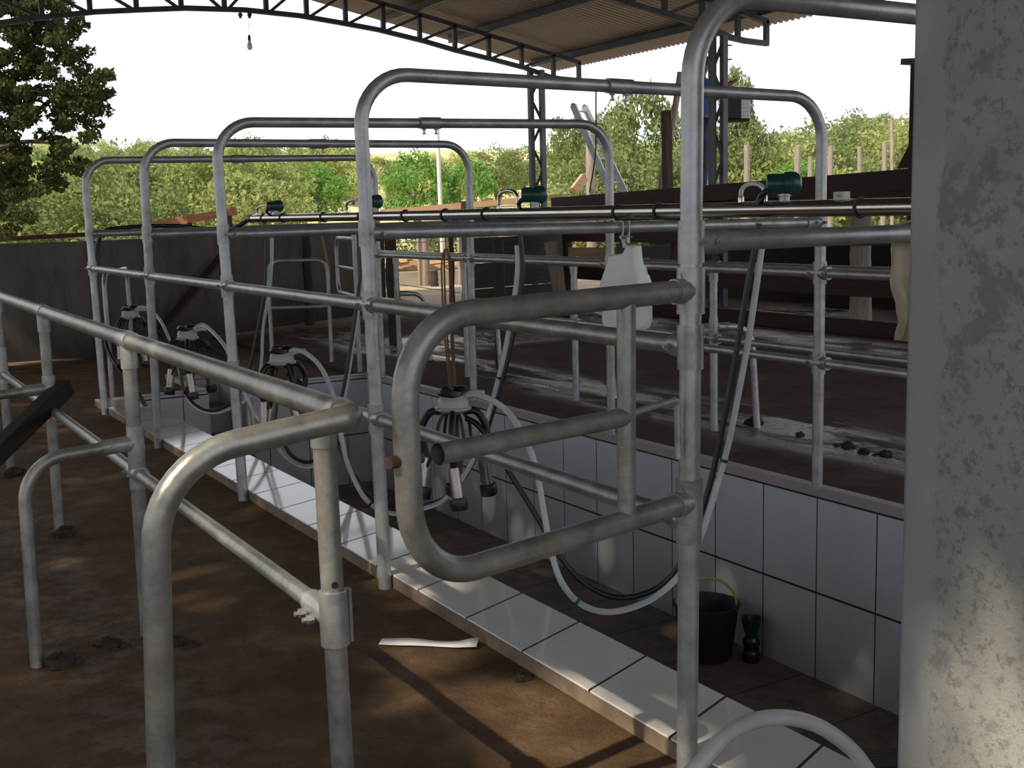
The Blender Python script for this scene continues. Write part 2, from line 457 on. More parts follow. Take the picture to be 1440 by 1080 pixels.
# pillar on the right
pl = MB()
NY, NZ = 22, 60
x0p = .30
pl.box((x0p, .35, -.77), (.62, 1.553, 4.3))
struct('pillar', pl, PLASTER, bevel=.012)

# back concrete wall
def wall_seg(mb, a, b, h, t, z0=0):
    a = V((*a, 0)); b = V((*b, 0)); d = (b - a).normalized(); n = V((-d.y, d.x, 0)) * t
    vs = [a, b, b + n, a + n]
    mb.add([(v.x, v.y, z0) for v in vs] + [(v.x, v.y, h) for v in vs], [(3, 2, 1, 0), (4, 5, 6, 7), (0, 1, 5, 4), (1, 2, 6, 5), (2, 3, 7, 6), (3, 0, 4, 7)])
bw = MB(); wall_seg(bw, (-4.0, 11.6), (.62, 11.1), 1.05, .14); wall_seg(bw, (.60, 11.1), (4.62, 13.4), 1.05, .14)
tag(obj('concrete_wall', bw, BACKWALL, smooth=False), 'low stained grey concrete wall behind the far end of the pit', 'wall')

# ------------------------------------------------------------------ hoops over the pit
R = .0222
YB = [atX(966, 1062, 0).y, atX(542, 825, 0).y, atX(342, 697, 0).y, atX(223, 627, 0).y, atX(147, 572, 0).y]
YT = [atX(972, 341, 0).y, atX(516, 330, 0).y, atX(314, 329, 0).y, atX(207, 329, 0).y, atX(126, 329, 0).y]
YFB = [1.85, 3.41, 4.86, 6.33, 7.69]; YFT = [1.85, 3.41, 4.85, 6.31, 7.69]
ZT = [(1.615, 1.61), (1.645, 1.62), (1.612, 1.628), (1.607, 1.62), (1.595, 1.615)]
ZC = [(1.135, 1.13), (1.15, 1.135), (1.143, 1.15), (1.14, 1.15), (1.14, 1.15)]
def npt(i, z): return V((0, YB[i] + (YT[i] - YB[i]) * z / 1.145, z))
def fpt(i, z): return V((W, YFB[i] + (YFT[i] - YFB[i]) * z / 1.145, z))
ZN = (.925, .5605); ZF = (.934, .572)
hl = ['tall galvanized hoop nearest the concrete pillar, carrying the swung-out gate',
      'tall galvanized hoop over the pit with white jug hanging from its crossbar',
      'galvanized hoop over the pit, third back from the concrete pillar',
      'galvanized hoop over the pit, second from the far left end',
      'galvanized hoop at far left end of the pit, beside the concrete wall']


def cross(mb, p, d1, L1=.05, L2=.045, r=.0272, ver=V((0, 0, 1)), one=False):
    d1 = V(d1).normalized(); mb.tube([p - ver * L2, p + ver * L2], r, 14)
    mb.tube([p - d1 * (.004 if one else L1), p + d1 * L1], r * (.9 if one else 1), 14)
    for s_ in ((1,) if one else (-1, 1)):
        side = d1.cross(ver).normalized() * -1
        mb.bolt(p + d1 * (s_ * L1 * .75) + side * (r - .003), side)
        mb.bolt(p + d1 * (s_ * L1 * .6) + V((0, 0, r - .003)), (0, 0, 1), .006, .013)
    return mb


for i in range(5):
    t = thing('tube_hoop', hl[i], 'pipe frame', npt(i, 0), 'hoops over the milking pit')
    path = fillet([npt(i, -.02), npt(i, ZT[i][0]), fpt(i, ZT[i][1]), fpt(i, .05)], .165, 10)
    obj('arch_tube', MB().tube(path, R, 20), GALV, t)
    a, b_ = npt(i, ZC[i][0]), fpt(i, ZC[i][1])
    obj('crossbar', MB().tube([a + (b_ - a) * .012, a + (b_ - a) * .988], .0205, 18), GALV, t)
    for p, q in ((a, b_), (b_, a)):
        d = (q - p).normalized(); m = MB().tube([p - V((0, 0, .042)), p + V((0, 0, .042))], R + .0045, 16)
        m.tube([p, p + d * .085], .0255, 16)
        side = V((0, -1, 0))
        m.bolt(p + d * .045 + side * .0235, side); m.bolt(p + d * .005 + side * .026, side)
        obj('tee_fitting', m, FIT, t)
    # bolted sleeve joining the two halves of the top tube
    u = .98 / W; pm = V((.98, YT[i] * (1 - u) + YFT[i] * u, ZT[i][0] * (1 - u) + ZT[i][1] * u))
    dx = V((1, (YFT[i] - YT[i]) / W, (ZT[i][1] - ZT[i][0]) / W)).normalized()
    m = MB().tube([pm - dx * .052, pm + dx * .052], .0265, 16)
    for s_ in (-.03, .03):
        m.lathe([(.011, 0), (.009, .008), (.005, .008), (.005, .02), (.009, .02), (.009, .027)], pm + dx * s_ + V((0, 0, -.024)), (0, 0, -1), 8)
    obj('sleeve', m, FIT, t)
    for z in ZN:
        if i == 0 and z == ZN[0]: pass
        obj('cross_fitting', cross(MB(), npt(i, z), (0, 1, 0), one=(i == 0)), FIT, t)
    for z in ZF: obj('cross_fitting', cross(MB(), fpt(i, z), (0, 1, 0)), FIT, t)

# rails running along the pit, one piece between each pair of hoops
nm = ['first', 'second', 'third', 'fourth']
for i in range(4):
    span = ['between the gate hoop and the jug hoop', 'between the jug hoop and the third hoop',
            'between the third and fourth hoops from pillar', 'between the two farthest left hoops'][i]
    for side, pf, zs in (('near', npt, ZN), ('far', fpt, ZF)):
        for lv, z in zip(('upper', 'lower'), zs):
            a, b_ = pf(i, z), pf(i + 1, z); d = (b_ - a).normalized()
            o = obj('tube_rail', MB().tube([a + d * .052, b_ - d * .052], .0205 if side == 'near' else .0185, 16), GALV_OLD if i == 0 and side == 'near' else GALV, origin=a)
            tag(o, '%s %s-side rail %s' % (lv, side, span), 'rail', 'rails along the pit')

# ------------------------------------------------------------------ open gate in the foreground
hin = npt(0, .82); gd = V((-.977, -.213, 0))
g = thing('tube_gate', 'rounded galvanized tube gate swung open across the dirt lane', 'gate', hin)
def gp(s_, z): p = hin + gd * s_; return V((p.x, p.y, z))
obj('gate_frame', MB().tube(fillet([gp(.028, 1.039), gp(.73, 1.037), gp(.727, .598), gp(.028, .604)], .135, 10), .0225, 20), GALV_OLD, g)
obj('upright_bar', MB().tube([gp(.192, 1.03), gp(.198, .61)], .0185, 16), GALV_OLD, g)
o = obj('middle_bar', MB().tube([gp(.665, .8095), gp(.2, .808)], .0185, 16, cap=False).tube([gp(.664, .8095), gp(.2, .808)], .0158, 14, cap=False), GALV_OLD, g)
obj('latch_rod', MB().tube(fillet([gp(.19, .812), gp(.04, .822), gp(.038, .70)], .012, 5), .0075, 10), GALV, g)
lp = obj('latch_pin', MB().tube([gp(.70, .810), gp(.766, .811)], .0105, 12), RUST, g); lp['label'] = 'rusty latch pin'
for z in (1.039, .604):
    m = MB().tube([npt(0, z - .047), npt(0, z + .047)], .0285, 18); m.tube([npt(0, z), gp(.05, z)], .0255, 14)
    m.bolt(gp(.03, z + .024), (0, 0, 1), .007, .012)
    obj('hinge_sleeve', m, FIT, g)

# ------------------------------------------------------------------ tube fences either side
def fence(sgn, X, posts, legs, ends, ztop, zlow, label, mt):
    t = thing('tube_fence', label, 'fence', (X, posts[0], 0))
    z0 = 0 if sgn < 0 else .03
    obj('top_rail', MB().tube([(X, ends[0], ztop), (X, ends[1], ztop)], .0238, 20), mt, t)
    obj('lower_rail', MB().tube([(X, posts[0] + .03, zlow), (X, ends[1], zlow)], .0175, 16), mt, t)
    for j, y in enumerate(posts):
        p = MB().tube([(X + sgn * .004, y, z0 - .02), (X + sgn * .0, y, ztop - .02)], .0205, 18)
        if j == 0 and sgn < 0:
            p = MB().tube([(X, y - .02, z0 - .02), (X, y, ztop - .02)], .0205, 18)
        obj('post', p, mt, t)
        m = MB()
        if j == 0:
            m.tube([(X, y - .01, zlow - .05), (X, y - .008, zlow + .05)], .0265, 16); m.tube([(X, y, zlow), (X, y + .10, zlow)], .0235, 14)
            sd = V((-1, 0, 0))
            for yy in (.035, .075): m.bolt(V((X - .023, y + yy, zlow - .01)), sd, .009, .022)
            m.bar((X + .03, y - .01, zlow - .05), (X + .03, y - .01, zlow + .05), .012, .006)
        else: cross(m, V((X, y, zlow)), (0, 1, 0), .045, .045, .025)
        obj('rail_fitting', m, FIT, t)
        if j:
            m = MB().tube([(X, y - .05, ztop), (X, y + .05, ztop)], .0268, 18); m.tube([(X, y, ztop), (X, y, ztop - .08)], .0245, 16)
            m.bolt(V((X, y + .035, ztop - .045)), (0, 1, 0), .007, .02)
            obj('tee_fitting', m, FIT, t)
    for y, zl, dx in legs:
        p = fillet([(X, y, zl), (X + sgn * dx, y - .03, zl - .012), (X + sgn * (dx + .012), y - .07, z0 - .02)], .12, 9)
        obj('bent_leg', MB().tube(p, .0182, 16), mt, t)
        m = MB().tube([(X + sgn * .01, y, zl), (X + sgn * .10, y - .008, zl - .003)], .0228, 14)
        for q in (.02, .07): m.bolt(V((X + sgn * q, y - .02, zl)), (0, -1, 0), .006, .012)
        m.tube([(X, y, zl - .05), (X, y, zl + .05)], .0248, 14)
        obj('leg_fitting', m, FIT, t)
    return t
FX = -.76
lf = fence(-1, FX, (1.925, 3.40, 4.82, 6.14, 7.6, 9.0), ((3.395, .577, .31), (4.82, .57, .31), (6.14, .57, .31), (7.6, .57, .31), (9.0, .57, .31)), (1.80, 9.4), .872, .487,
           'galvanized tube fence along the dirt lane in the left foreground', GALV_OLD)
p = fillet([(FX, 1.95, .872), (FX, 1.785, .874), (-1.09, 1.785, .838), (-1.128, 1.785, -.02)], [.02, .15], 10)
obj('end_loop', MB().tube(p, .0222, 20), GALV_OLD, lf)
m = MB().tube([(FX, 1.855, .8725), (FX, 1.83, .8735)], .0255, 18); obj('rail_collar', m, FIT, lf)
m = MB().tube([(FX, 1.925, .80), (FX, 1.925, .85)], .0235, 16)
m.bolt((FX, 1.92, .835), (-1, 0, 0), .006, .03)
obj('tee_fitting', m, FIT, lf)
obj('bolt_hole', MB().lathe([(.0065, 0), (.0065, .002)], (FX - .0055, 1.8905, .555), (-.35, -.94, 0), 10), RUBBER, lf)
fence(1, 2.52, (3.30, 4.72, 6.03, 7.45, 8.6), ((4.72, .585, .235), (6.03, .585, .235), (7.45, .585, .235), (8.6, .585, .235)), (1.9, 9.0), .905, .525,
      'galvanized tube fence standing in the wet far lane beyond the pit', GALV)

# ------------------------------------------------------------------ frames and gate at the far end of the pit
t = thing('pipe_arch', 'small arched tube frame at the far end beside concrete wall', 'pipe frame', (1.6, 9.05, 0))
obj('arch_tube', MB().tube(fillet([(1.606, 9.053, -.02), (1.606, 9.053, .875), (2.085, 8.979, .868), (2.085, 8.979, -.02)], .1, 8), .0165, 14), GALV, t)
obj('middle_bar', MB().tube([(1.606, 9.053, .497), (2.085, 8.979, .487)], .013, 12), GALV, t)
t = thing('pipe_arch', 'small arched tube frame behind the farthest left hoop', 'pipe frame', (.114, 7.95, 0))
obj('arch_tube', MB().tube(fillet([(.15, 8.12, -.02), (.15, 8.12, .865), (.52, 9.09, .865), (.52, 9.09, -.02)], .1, 8), .0165, 14), GALV, t)
t = thing('tube_gate', 'small rounded tube gate at far end of the pit', 'gate', (2.02, 8.25, 0))
d = (V((2.18, 9.0, 0)) - V((2.02, 8.25, 0))); 
def gq(s_, z): return V((2.02, 8.25, z)) + d * s_
obj('gate_frame', MB().tube(fillet([gq(0, 1.04), gq(1, 1.04), gq(1, .60), gq(0, .60)], .1, 8), .0165, 14), GALV, t)
obj('middle_bar', MB().tube([gq(0, .81), gq(.99, .81)], .013, 12), GALV, t)
obj('hinge_post', MB().tube([gq(0, -.02), gq(0, 1.12)], .019, 14), GALV, t)

# ------------------------------------------------------------------ milk line with its meters and taps
XP = 1.0
def pipe_z(y): return 1.192 + (y - 2.1) * .0036
t = thing('milk_pipe', 'long stainless milk pipe lying across the hoop crossbars above the pit', 'pipe', (XP, 1.0, 1.19))
obj('pipe_tube', MB().tube([(XP, .9, pipe_z(.9)), (XP, 7.55, pipe_z(7.55))], .0242, 24), STAIN, t)
obj('end_cap', MB().lathe([(.028, 0), (.028, .05), (.02, .06)], (XP, 7.53, pipe_z(7.5)), (0, 1, 0), 18), RUBBER, t)
for y in (2.32, 3.22, 3.46, 4.42, 4.80, 5.22, 5.75, 6.28, 6.95, 7.3):
    pth = [V((XP + .0275 * math.cos(a), y, pipe_z(y) + .0275 * math.sin(a))) for a in [k * PI / 9 for k in range(18)]]; pth.append(pth[0])
    obj('ring_clamp', MB().tube(pth, .0035, 8), DKSTEEL, t)
m = MB().box((XP - .012, 2.37, pipe_z(2.4) + .022), (XP + .012, 2.41, pipe_z(2.4) + .045)); m.bolt((XP - .012, 2.39, pipe_z(2.4) + .034), (-1, 0, 0), .006, .012)
obj('clamp_plate', m, TAG, t)
for y, n in ((3.41, 1),):
    m = MB()
    for s_ in (-.014, .014): m.bar((XP + s_ - .02, 3.41 - .022, 1.165), (XP + s_ - .02, 3.41 - .022, 1.09), .008, .004)
    m.bolt((XP - .045, 3.385, 1.108), (1, 0, 0), .007, .05)
    m.bar((XP - .02, 3.388, 1.108), (XP - .02, 3.388, 1.07), .026, .01)
    obj('hanger_clamp', m, FIT, t)

px_m = [(1103, 262), (752, 272), (525, 281), (388, 292)]
px_u = [((1042, 1075), 258), ((702, 728), 268), ((488, 512), 281), ((363, 383), 289)]
where = ['nearest the concrete pillar', 'in front of the middle steel column', 'just right of the jug hoop post', 'at the far left end of the pipe']
for j in range(4):
    c = atX(*px_m[j], XP); zt = pipe_z(c.y) + .0242
    t = thing('pulsator', 'dark green cylindrical pulsator on the milk pipe, ' + where[j], 'pulsator', (XP, c.y, zt), 'pulsators on the milk pipe')
    ax = V((.72, -.55, 0)).normalized(); o_ = V((XP, c.y, zt + .050))
    obj('housing', MB().lathe([(.0, -.052), (.026, -.052), (.030, -.046), (.030, -.004), (.034, -.002), (.036, .02), (.034, .034), (.026, .044), (.012, .050), (0, .051)], o_, ax, 20), GREEN, t)
    obj('neck', MB().lathe([(.016, -.002), (.016, .012), (.021, .013), (.021, .02), (.012, .021), (.012, .03)], (XP, c.y, zt), (0, 0, 1), 14), FIT, t)
    e = o_ - ax * .04
    obj('elbow', MB().tube(smooth_path([e + V((0, 0, -.012)), e + V((-.015, .02, -.03)), V((XP - .012, c.y + .10, zt + .0))], 5), .009, 10), RUBBER, t)
    (xa, xb), yt = px_u[j]
    A = atX(xa, yt + 30, XP); B = atX(xb, yt + 30, XP); ztop = atX((xa + xb) / 2, yt, XP).z
    u = thing('inlet_bend', 'small U-shaped inlet tube on milk pipe, ' + where[j], 'tube', (XP, (A.y + B.y) / 2, zt), 'inlet bends on the milk pipe')
    n_ = 10; ym, rr = (A.y + B.y) / 2, abs(A.y - B.y) / 2; zc = ztop - .028
    pth = [V((XP, A.y, zt - .006)), V((XP, A.y, zc))] + [V((XP, ym + rr * math.cos(k * PI / n_), zc + .028 * math.sin(k * PI / n_))) for k in range(1, n_)] + [V((XP, B.y, zc)), V((XP, B.y, zt - .006))]
    obj('bend_tube', MB().tube(pth, .0075, 12), STAIN if j else CLEAR, u)
    for yy in (A.y, B.y): obj('ferrule', MB().lathe([(.0095, 0), (.0095, .016), (.008, .02)], (XP, yy, zt - .002), (0, 0, 1), 12), STAIN, u)

# ------------------------------------------------------------------ milking clusters
def make_cluster(label, loc, rot=0):
    t = thing('milking_cluster', label, 'milking cluster', loc, 'milking clusters in the pit')
    L = V(loc)
    obj('claw_bowl', MB().lathe([(.012, .0), (.040, .004), (.050, .010), (.062, .016), (.062, .022), (.054, .026), (.052, .046), (.042, .062), (.026, .070), (0, .072)], L - V((0, 0, .04)), (0, 0, 1), 22), CLAWM, t)
    m = MB().lathe([(.040, -.004), (.045, .004), (.040, .020), (.02, .024)], L + V((-.010, 0, .020)), (.2, 0, 1), 16)
    m.blob(L + V((.022, -.01, .044)), .026, .02, .010, 10, 6); m.blob(L + V((-.018, .012, .042)), .022, .016, .012, 10, 6)
    obj('claw_cap', m, RUBBER, t)
    obj('outlet_spout', MB().tube(smooth_path([L + V((.03, -.012, .012)), L + V((.062, -.03, .026)), L + V((.095, -.048, .024))], 4), .012, 12), CLAWM, t)
    for k_ in range(4):
        a = rot + PI / 4 + k_ * PI / 2; dr = V((math.cos(a), math.sin(a), 0)); tn = V((-dr.y, dr.x, 0))
        zt = L.z - .205 + (.02 if k_ % 2 else 0); top = V((L.x, L.y, 0)) + dr * .094; bot = V((L.x, L.y, 0)) + dr * .108 + tn * .012
        top = V((top.x, top.y, zt)); bot = V((bot.x, bot.y, zt - .105))
        ax = (bot - top).normalized()
        s_ = obj('teat_shell', MB().lathe([(.012, -.006), (.0185, 0), (.0195, .01), (.0205, .10), (.0205, .106)], top, ax, 18), SHELL, t)
        obj('rubber_head', MB().lathe([(.021, 0), (.0285, .003), (.030, .012), (.0285, .038), (.026, .042), (.012, .042)], top + ax * .098, ax, 18), RUBBER, s_)
        st_ = L + dr * .04 + V((0, 0, -.032))
        obj('milk_liner', MB().tube(smooth_path([st_, L + dr * .078 + V((0, 0, -.035)), L + dr * .108 + V((0, 0, -.085)), top + dr * .010 + V((0, 0, .05)), top + V((0, 0, -.002))], 6), .0125, 10), RUBBER, t)
        st2 = L + dr * .03 + tn * .02 + V((0, 0, -.036))
        obj('pulse_hose', MB().tube(smooth_path([st2, L + dr * .05 + tn * .03 + V((0, 0, -.075)), L + dr * .058 + tn * .034 + V((0, 0, -.13)), top + tn * .017 + V((0, 0, -.03))], 6), .006, 8), RUBBER, t)
    return t
cl_px = [(637, 565, 3.41), (396, 503, 4.87), (263, 470, 6.31), (183, 441, 7.69)]
cl_lab = ['milking cluster nearest the camera, hanging on the brown cord', 'milking cluster with looped clear hose seen behind the left fence rail',
          'milking cluster second from the far left end of the pit', 'milking cluster at the far left end of the pit']
CL = []
for j, (px_, py_, y_) in enumerate(cl_px):
    c = atY(px_, py_, y_); CL.append(c); make_cluster(cl_lab[j], c, (.25, .9, .5, 1.2)[j])

# looped cord holding the nearest cluster
c = CL[0]; tp = atY(627, 350, 3.41)
m = MB()
for dx_, q in ((-.012, 0), (-.004, .004), (.006, -.003), (.013, .002)):
    m.tube(smooth_path([V((c.x + dx_ * .9, c.y, c.z + .045)), V((tp.x + dx_ * 1.3, tp.y + q, (tp.z + c.z) / 2)), V((tp.x + dx_ * 1.5, tp.y + q, tp.z - .06)), V((tp.x + dx_ * .3, tp.y + q, tp.z))], 6), .0032, 8)
m.tube([V((tp.x, tp.y, tp.z - .004)), V((tp.x, tp.y, 1.13))], .002, 6)
tag(obj('hanging_cord', m, CORD, origin=(tp.x, tp.y, tp.z)), 'long doubled brown cord hanging from the jug hoop crossbar', 'cord')
# cords for the others run up to their crossbars
# ------------------------------------------------------------------ hoses
def hose_path(pts, d0, d1):
    n = len(pts); L = [0]
    for i in range(1, n): L.append(L[-1] + math.hypot(pts[i][0] - pts[i - 1][0], pts[i][1] - pts[i - 1][1]))
    return smooth_path([atD(x, y, d0 + (d1 - d0) * L[i] / L[-1]) for i, (x, y) in enumerate(pts)], 6)
def dep(p): return (V(p) - CAM).dot(FW)
H = [
 (dep((XP, 2.72, 1.15)), dep(CL[0]),
  [(1067, 314), (1062, 345), (1050, 410), (1038, 480), (1026, 550), (1010, 630), (996, 690), (978, 745), (955, 795), (928, 824), (895, 838), (860, 839), (822, 820), (792, 788), (768, 748), (742, 705), (715, 662), (693, 625), (672, 598), (655, 588)],
  [(1072, 342), (1064, 400), (1052, 480), (1040, 545), (1024, 625), (1006, 690), (985, 755), (958, 805), (920, 840), (880, 857), (845, 860), (812, 846), (788, 815), (774, 770), (764, 715), (754, 660), (738, 615), (715, 580), (690, 562), (668, 555), (655, 557)],
  ['black rubber hose looping from the milk pipe beside the pillar to the nearest cluster', 'clear milk hose looping low above the pit floor to the nearest cluster']),
 (dep((XP, 4.2, 1.15)), dep(CL[1]),
  [(729, 316), (733, 345), (735, 380), (731, 420), (720, 480), (702, 550), (676, 628), (640, 688), (604, 709), (562, 713), (526, 700), (498, 668), (478, 630), (460, 592), (440, 560), (418, 535), (404, 525)],
  [(727, 345), (728, 375), (723, 420), (709, 498), (692, 565), (666, 645), (630, 698), (592, 716), (552, 722), (516, 704), (490, 655), (478, 605), (468, 555), (452, 518), (432, 498), (415, 492), (406, 495)],
  ['black rubber hose looping down from the milk pipe to the second nearest cluster', 'clear milk hose looping to the second nearest cluster']),
 (dep((XP, 5.95, 1.15)), dep(CL[2]),
  [(503, 318), (506, 340), (507, 380), (500, 440), (491, 500), (481, 555), (466, 610), (440, 648), (410, 640), (390, 600), (365, 555), (340, 525), (318, 505), (295, 488), (275, 482)],
  [(508, 340), (509, 380), (503, 440), (494, 500), (484, 560), (468, 615), (440, 655), (405, 645), (375, 605), (350, 565), (332, 525), (318, 490), (300, 468), (285, 457), (272, 462)],
  ['black rubber hose hanging beside the jug hoop post to the third cluster', 'clear milk hose hanging beside the jug hoop post to the third cluster']),
 (dep((XP, 7.3, 1.15)), dep(CL[3]),
  [(374, 318), (374, 360), (372, 410), (362, 465), (350, 520), (335, 555), (312, 574), (290, 577), (270, 565), (258, 545), (252, 515), (244, 492), (228, 470), (205, 455), (190, 450)],
  [(382, 330), (382, 365), (379, 405), (370, 460), (368, 505), (362, 540), (345, 563), (318, 577), (296, 580), (272, 570), (258, 545), (250, 512), (241, 485), (228, 455), (212, 436), (198, 432), (190, 436)],
  ['black rubber hose hanging from the far left end of the milk pipe', 'clear milk hose looping to the farthest left cluster'])]
for j, (d0, d1, pb, pc, lb) in enumerate(H):
    p = hose_path(pb, d0, d1)
    t = tag(obj('vacuum_hose', MB().tube(p, .0098, 12), RUBBER, origin=p[0]), lb[0], 'hose', 'black hoses from the milk pipe')
    p2 = hose_path(pc, d0 + .015, d1)
    t2 = thing('milk_hose', lb[1], 'hose', p2[0], 'clear hoses from the milk pipe')
    obj('hose_tube', MB().tube(p2, .0105, 12), CLEAR, t2)
    for f_ in ((.22, .55) if j < 2 else (.3,)):
        q = p2[int(f_ * len(p2))]; q1 = p2[int(f_ * len(p2)) + 1]; dd = (q1 - q).normalized()
        obj('tie_band', MB().tube([q - dd * .005, q + dd * .005], .0128, 12), GREEN if (j == 0 and f_ > .5) else RUBBER, t2)
# old black hose at the far end of the pipe
p = [V((XP, 7.58, 1.212))] + [atD(x, y, dd) for x, y, dd in [(335, 318, 7.75), (318, 325, 7.8), (290, 322, 7.8), (255, 318, 7.75), (215, 318, 7.7), (175, 320, 7.65), (148, 325, 7.6), (137, 345, 7.6), (136, 380, 7.6), (141, 430, 7.6), (146, 470, 7.6), (155, 500, 7.55), (172, 525, 7.5), (196, 556, 7.45), (215, 590, 7.5)]]
tag(obj('vacuum_hose', MB().tube(smooth_path(p, 5), .014, 12), RUBBER, origin=p[0]), 'thick black hose draped along the far left hoop', 'hose')

# ------------------------------------------------------------------ jug, cloth
def jug():
    ang = math.radians(-60); c = atY(881, 400, 3.34)
    t = thing('plastic_jug', 'white plastic jug with cut-open top hanging below the milk pipe', 'jug', (c.x, c.y, .783))
    ux = V((math.cos(ang), math.sin(ang), 0)); uy = V((-math.sin(ang), math.cos(ang), 0)); B = V((c.x, c.y, 0))
    def P(x, y, z): return B + ux * x + uy * y + V((0, 0, z))
    def slab(mb, out, ys):
        n = len(out); vs = []; fs = []
        for y, sc_ in ys:
            for x, z in out: vs.append(P(x * sc_, y, .92 + (z - .92) * (sc_ * .5 + .5)))
        for r_ in range(len(ys) - 1):
            for k_ in range(n): k2 = (k_ + 1) % n; fs.append((r_ * n + k_, (r_ + 1) * n + k_, (r_ + 1) * n + k2, r_ * n + k2))
        fs.append(tuple(range(n))); fs.append(tuple((len(ys) - 1) * n + k_ for k_ in range(n - 1, -1, -1))); mb.add(vs, fs)
    out = [(.062, .793), (.074, .815), (.074, .93), (.066, .99), (.056, 1.03), (.052, 1.078), (.026, 1.082), (.010, 1.055), (-.045, 1.048), (-.050, 1.02), (-.064, .99), (-.082, .945), (-.076, .928), (-.074, .815), (-.064, .793)]
    mb = MB(); slab(mb, out, ((-.056, .93), (-.048, 1.0), (.012, 1.0), (.016, .99)))
    back = [(.060, .785), (.072, .812), (.072, .945), (.060, .975), (-.060, .975), (-.070, .945), (-.070, .812), (-.060, .785)]
    slab(mb, back, ((.008, .99), (.060, 1.0), (.070, .92)))
    obj('jug_body', mb, PLAST, t, angle=35)
    obj('handle', MB().tube(fillet([P(.045, .0, 1.0), P(.05, .035, 1.005), P(.052, .052, .965)], .015, 5), .010, 10), PLAST, t)
    obj('hanging_wire', MB().tube([P(.035, -.02, 1.07), V((XP - .02, 3.388, 1.09))], .003, 6), DKSTEEL, t)
jug()


def cloth():
    mb = MB(); nx, nz = 12, 26; vs = []; rnd = random.Random(3)
    y0 = 1.837
    prof = []
    for k_ in range(nz + 1):
        s_ = k_ / nz * (.27 + .03 + .16)
        if s_ < .27: prof.append((y0 + .029, .885 + s_))
        elif s_ < .30: a = (s_ - .27) / .03 * PI; prof.append((y0 + .029 * math.cos(a), 1.14 + .024 * math.sin(a)))
        else: prof.append((y0 - .029, 1.14 - (s_ - .30)))
    x0_ = atY(1254, 400, y0 + .03).x; pxm = .00205
    for r_, (yy, zz) in enumerate(prof):
        dn = max(0, 1.12 - zz); front = yy > y0 + .02
        if front:
            lf_ = x0_ + (0 if zz > 1.0 else min(1, (1.0 - zz) / .03) * 9 * pxm) + math.sin(zz * 90) * .0025
            rt_ = x0_ + .17 - dn * .35
            if zz < .955: q = (.955 - zz) / .07; tipx = x0_ + 17 * pxm; lf_ += (tipx - lf_) * q * .9; rt_ += (tipx + .004 - rt_) * min(1, q)
        else: lf_ = x0_ + .025 + max(0, y0 + .029 - yy) * 1.1; rt_ = x0_ + .19
        for i in range(nx + 1):
            u = i / nx; w_ = (math.sin(u * 15 + zz * 9) * .011 + math.sin(u * 6 - zz * 22) * .008) * min(1, dn * 8)
            vs.append((lf_ + (rt_ - lf_) * u, yy + (w_ if front else -w_), zz))
    fs = [(r_ * (nx + 1) + i, r_ * (nx + 1) + i + 1, (r_ + 1) * (nx + 1) + i + 1, (r_ + 1) * (nx + 1) + i) for r_ in range(nz) for i in range(nx)]
    mb.add(vs, fs)
    o = tag(obj('cloth_rag', mb, CLOTH, origin=(.66, 1.85, 1.15), angle=80), 'ragged beige cloth draped over the crossbar beside the pillar', 'cloth')
    s_ = o.modifiers.new('thick', 'SOLIDIFY'); s_.thickness = .004
cloth()

# ------------------------------------------------------------------ things in the pit and on the floor
bc = V((1.745, 3.86, PZ))
t = thing('rubber_bucket', 'black rubber bucket with yellow rope handle on the pit floor', 'bucket', bc)
obj('bucket_body', MB().lathe([(.105, 0), (.112, .008), (.142, .235), (.148, .238), (.148, .248), (.138, .248), (.134, .235), (.104, .02), (0, .02)], bc, (0, 0, 1), 28), DKRUB, t)
hp = []
for k_ in range(13):
    a = PI * k_ / 12; hp.append(bc + V((.135 * math.cos(a) * .82, -.135 * math.cos(a) * .56, .235 + .125 * math.sin(a))))
obj('rope_handle', MB().tube(hp, .0065, 10), YROPE, t)
tag(obj('plastic_strip', MB().bar(bc + V((-.045, .02, .03)), bc + V((-.06, .06, .30)), .05, .004, (0, 1, 0)), TAG, origin=bc + V((0, 0, .02))), 'pale strip standing inside the black rubber bucket', 'strip')
c = V((1.865, 3.70, PZ))
t = thing('bottle', 'small dark bottle with flared green top beside the black bucket', 'bottle', c)
obj('bottle_body', MB().lathe([(.034, 0), (.037, .004), (.037, .045), (.033, .05), (.033, .07), (.037, .075), (.037, .10), (.026, .115)], c, (0, 0, 1), 20), BOTTLE, t)
obj('flared_cap', MB().lathe([(.024, .11), (.028, .125), (.044, .19), (.046, .20), (.040, .20), (.024, .13), (0, .13)], c, (0, 0, 1), 20), BTCAP, t)
# dark tray near the foot of the pillar
c = atZ(1243, 1066, PZ + .06)
t = thing('dark_tray', 'small dark tray with grey grid top by the foot of pillar', 'tray', (c.x, c.y, PZ))
u1 = V((.86, -.5, 0)); u2 = V((.5, .86, 0))
obj('tray_body', MB().bar(c - u1 * .10 + V((0, 0, -.03)), c + u1 * .14 + V((0, 0, -.03)), .16, .06), RUBBER, t, bevel=.005)
m = MB()
for k_ in range(6): m.bar(c - u1 * .06 + u2 * (-.06 + .024 * k_) + V((0, 0, .003)), c + u1 * .12 + u2 * (-.06 + .024 * k_) + V((0, 0, .003)), .012, .006)
obj('grid_top', m, simple('grey_grid', (.10, .10, .10), None, .6), t)
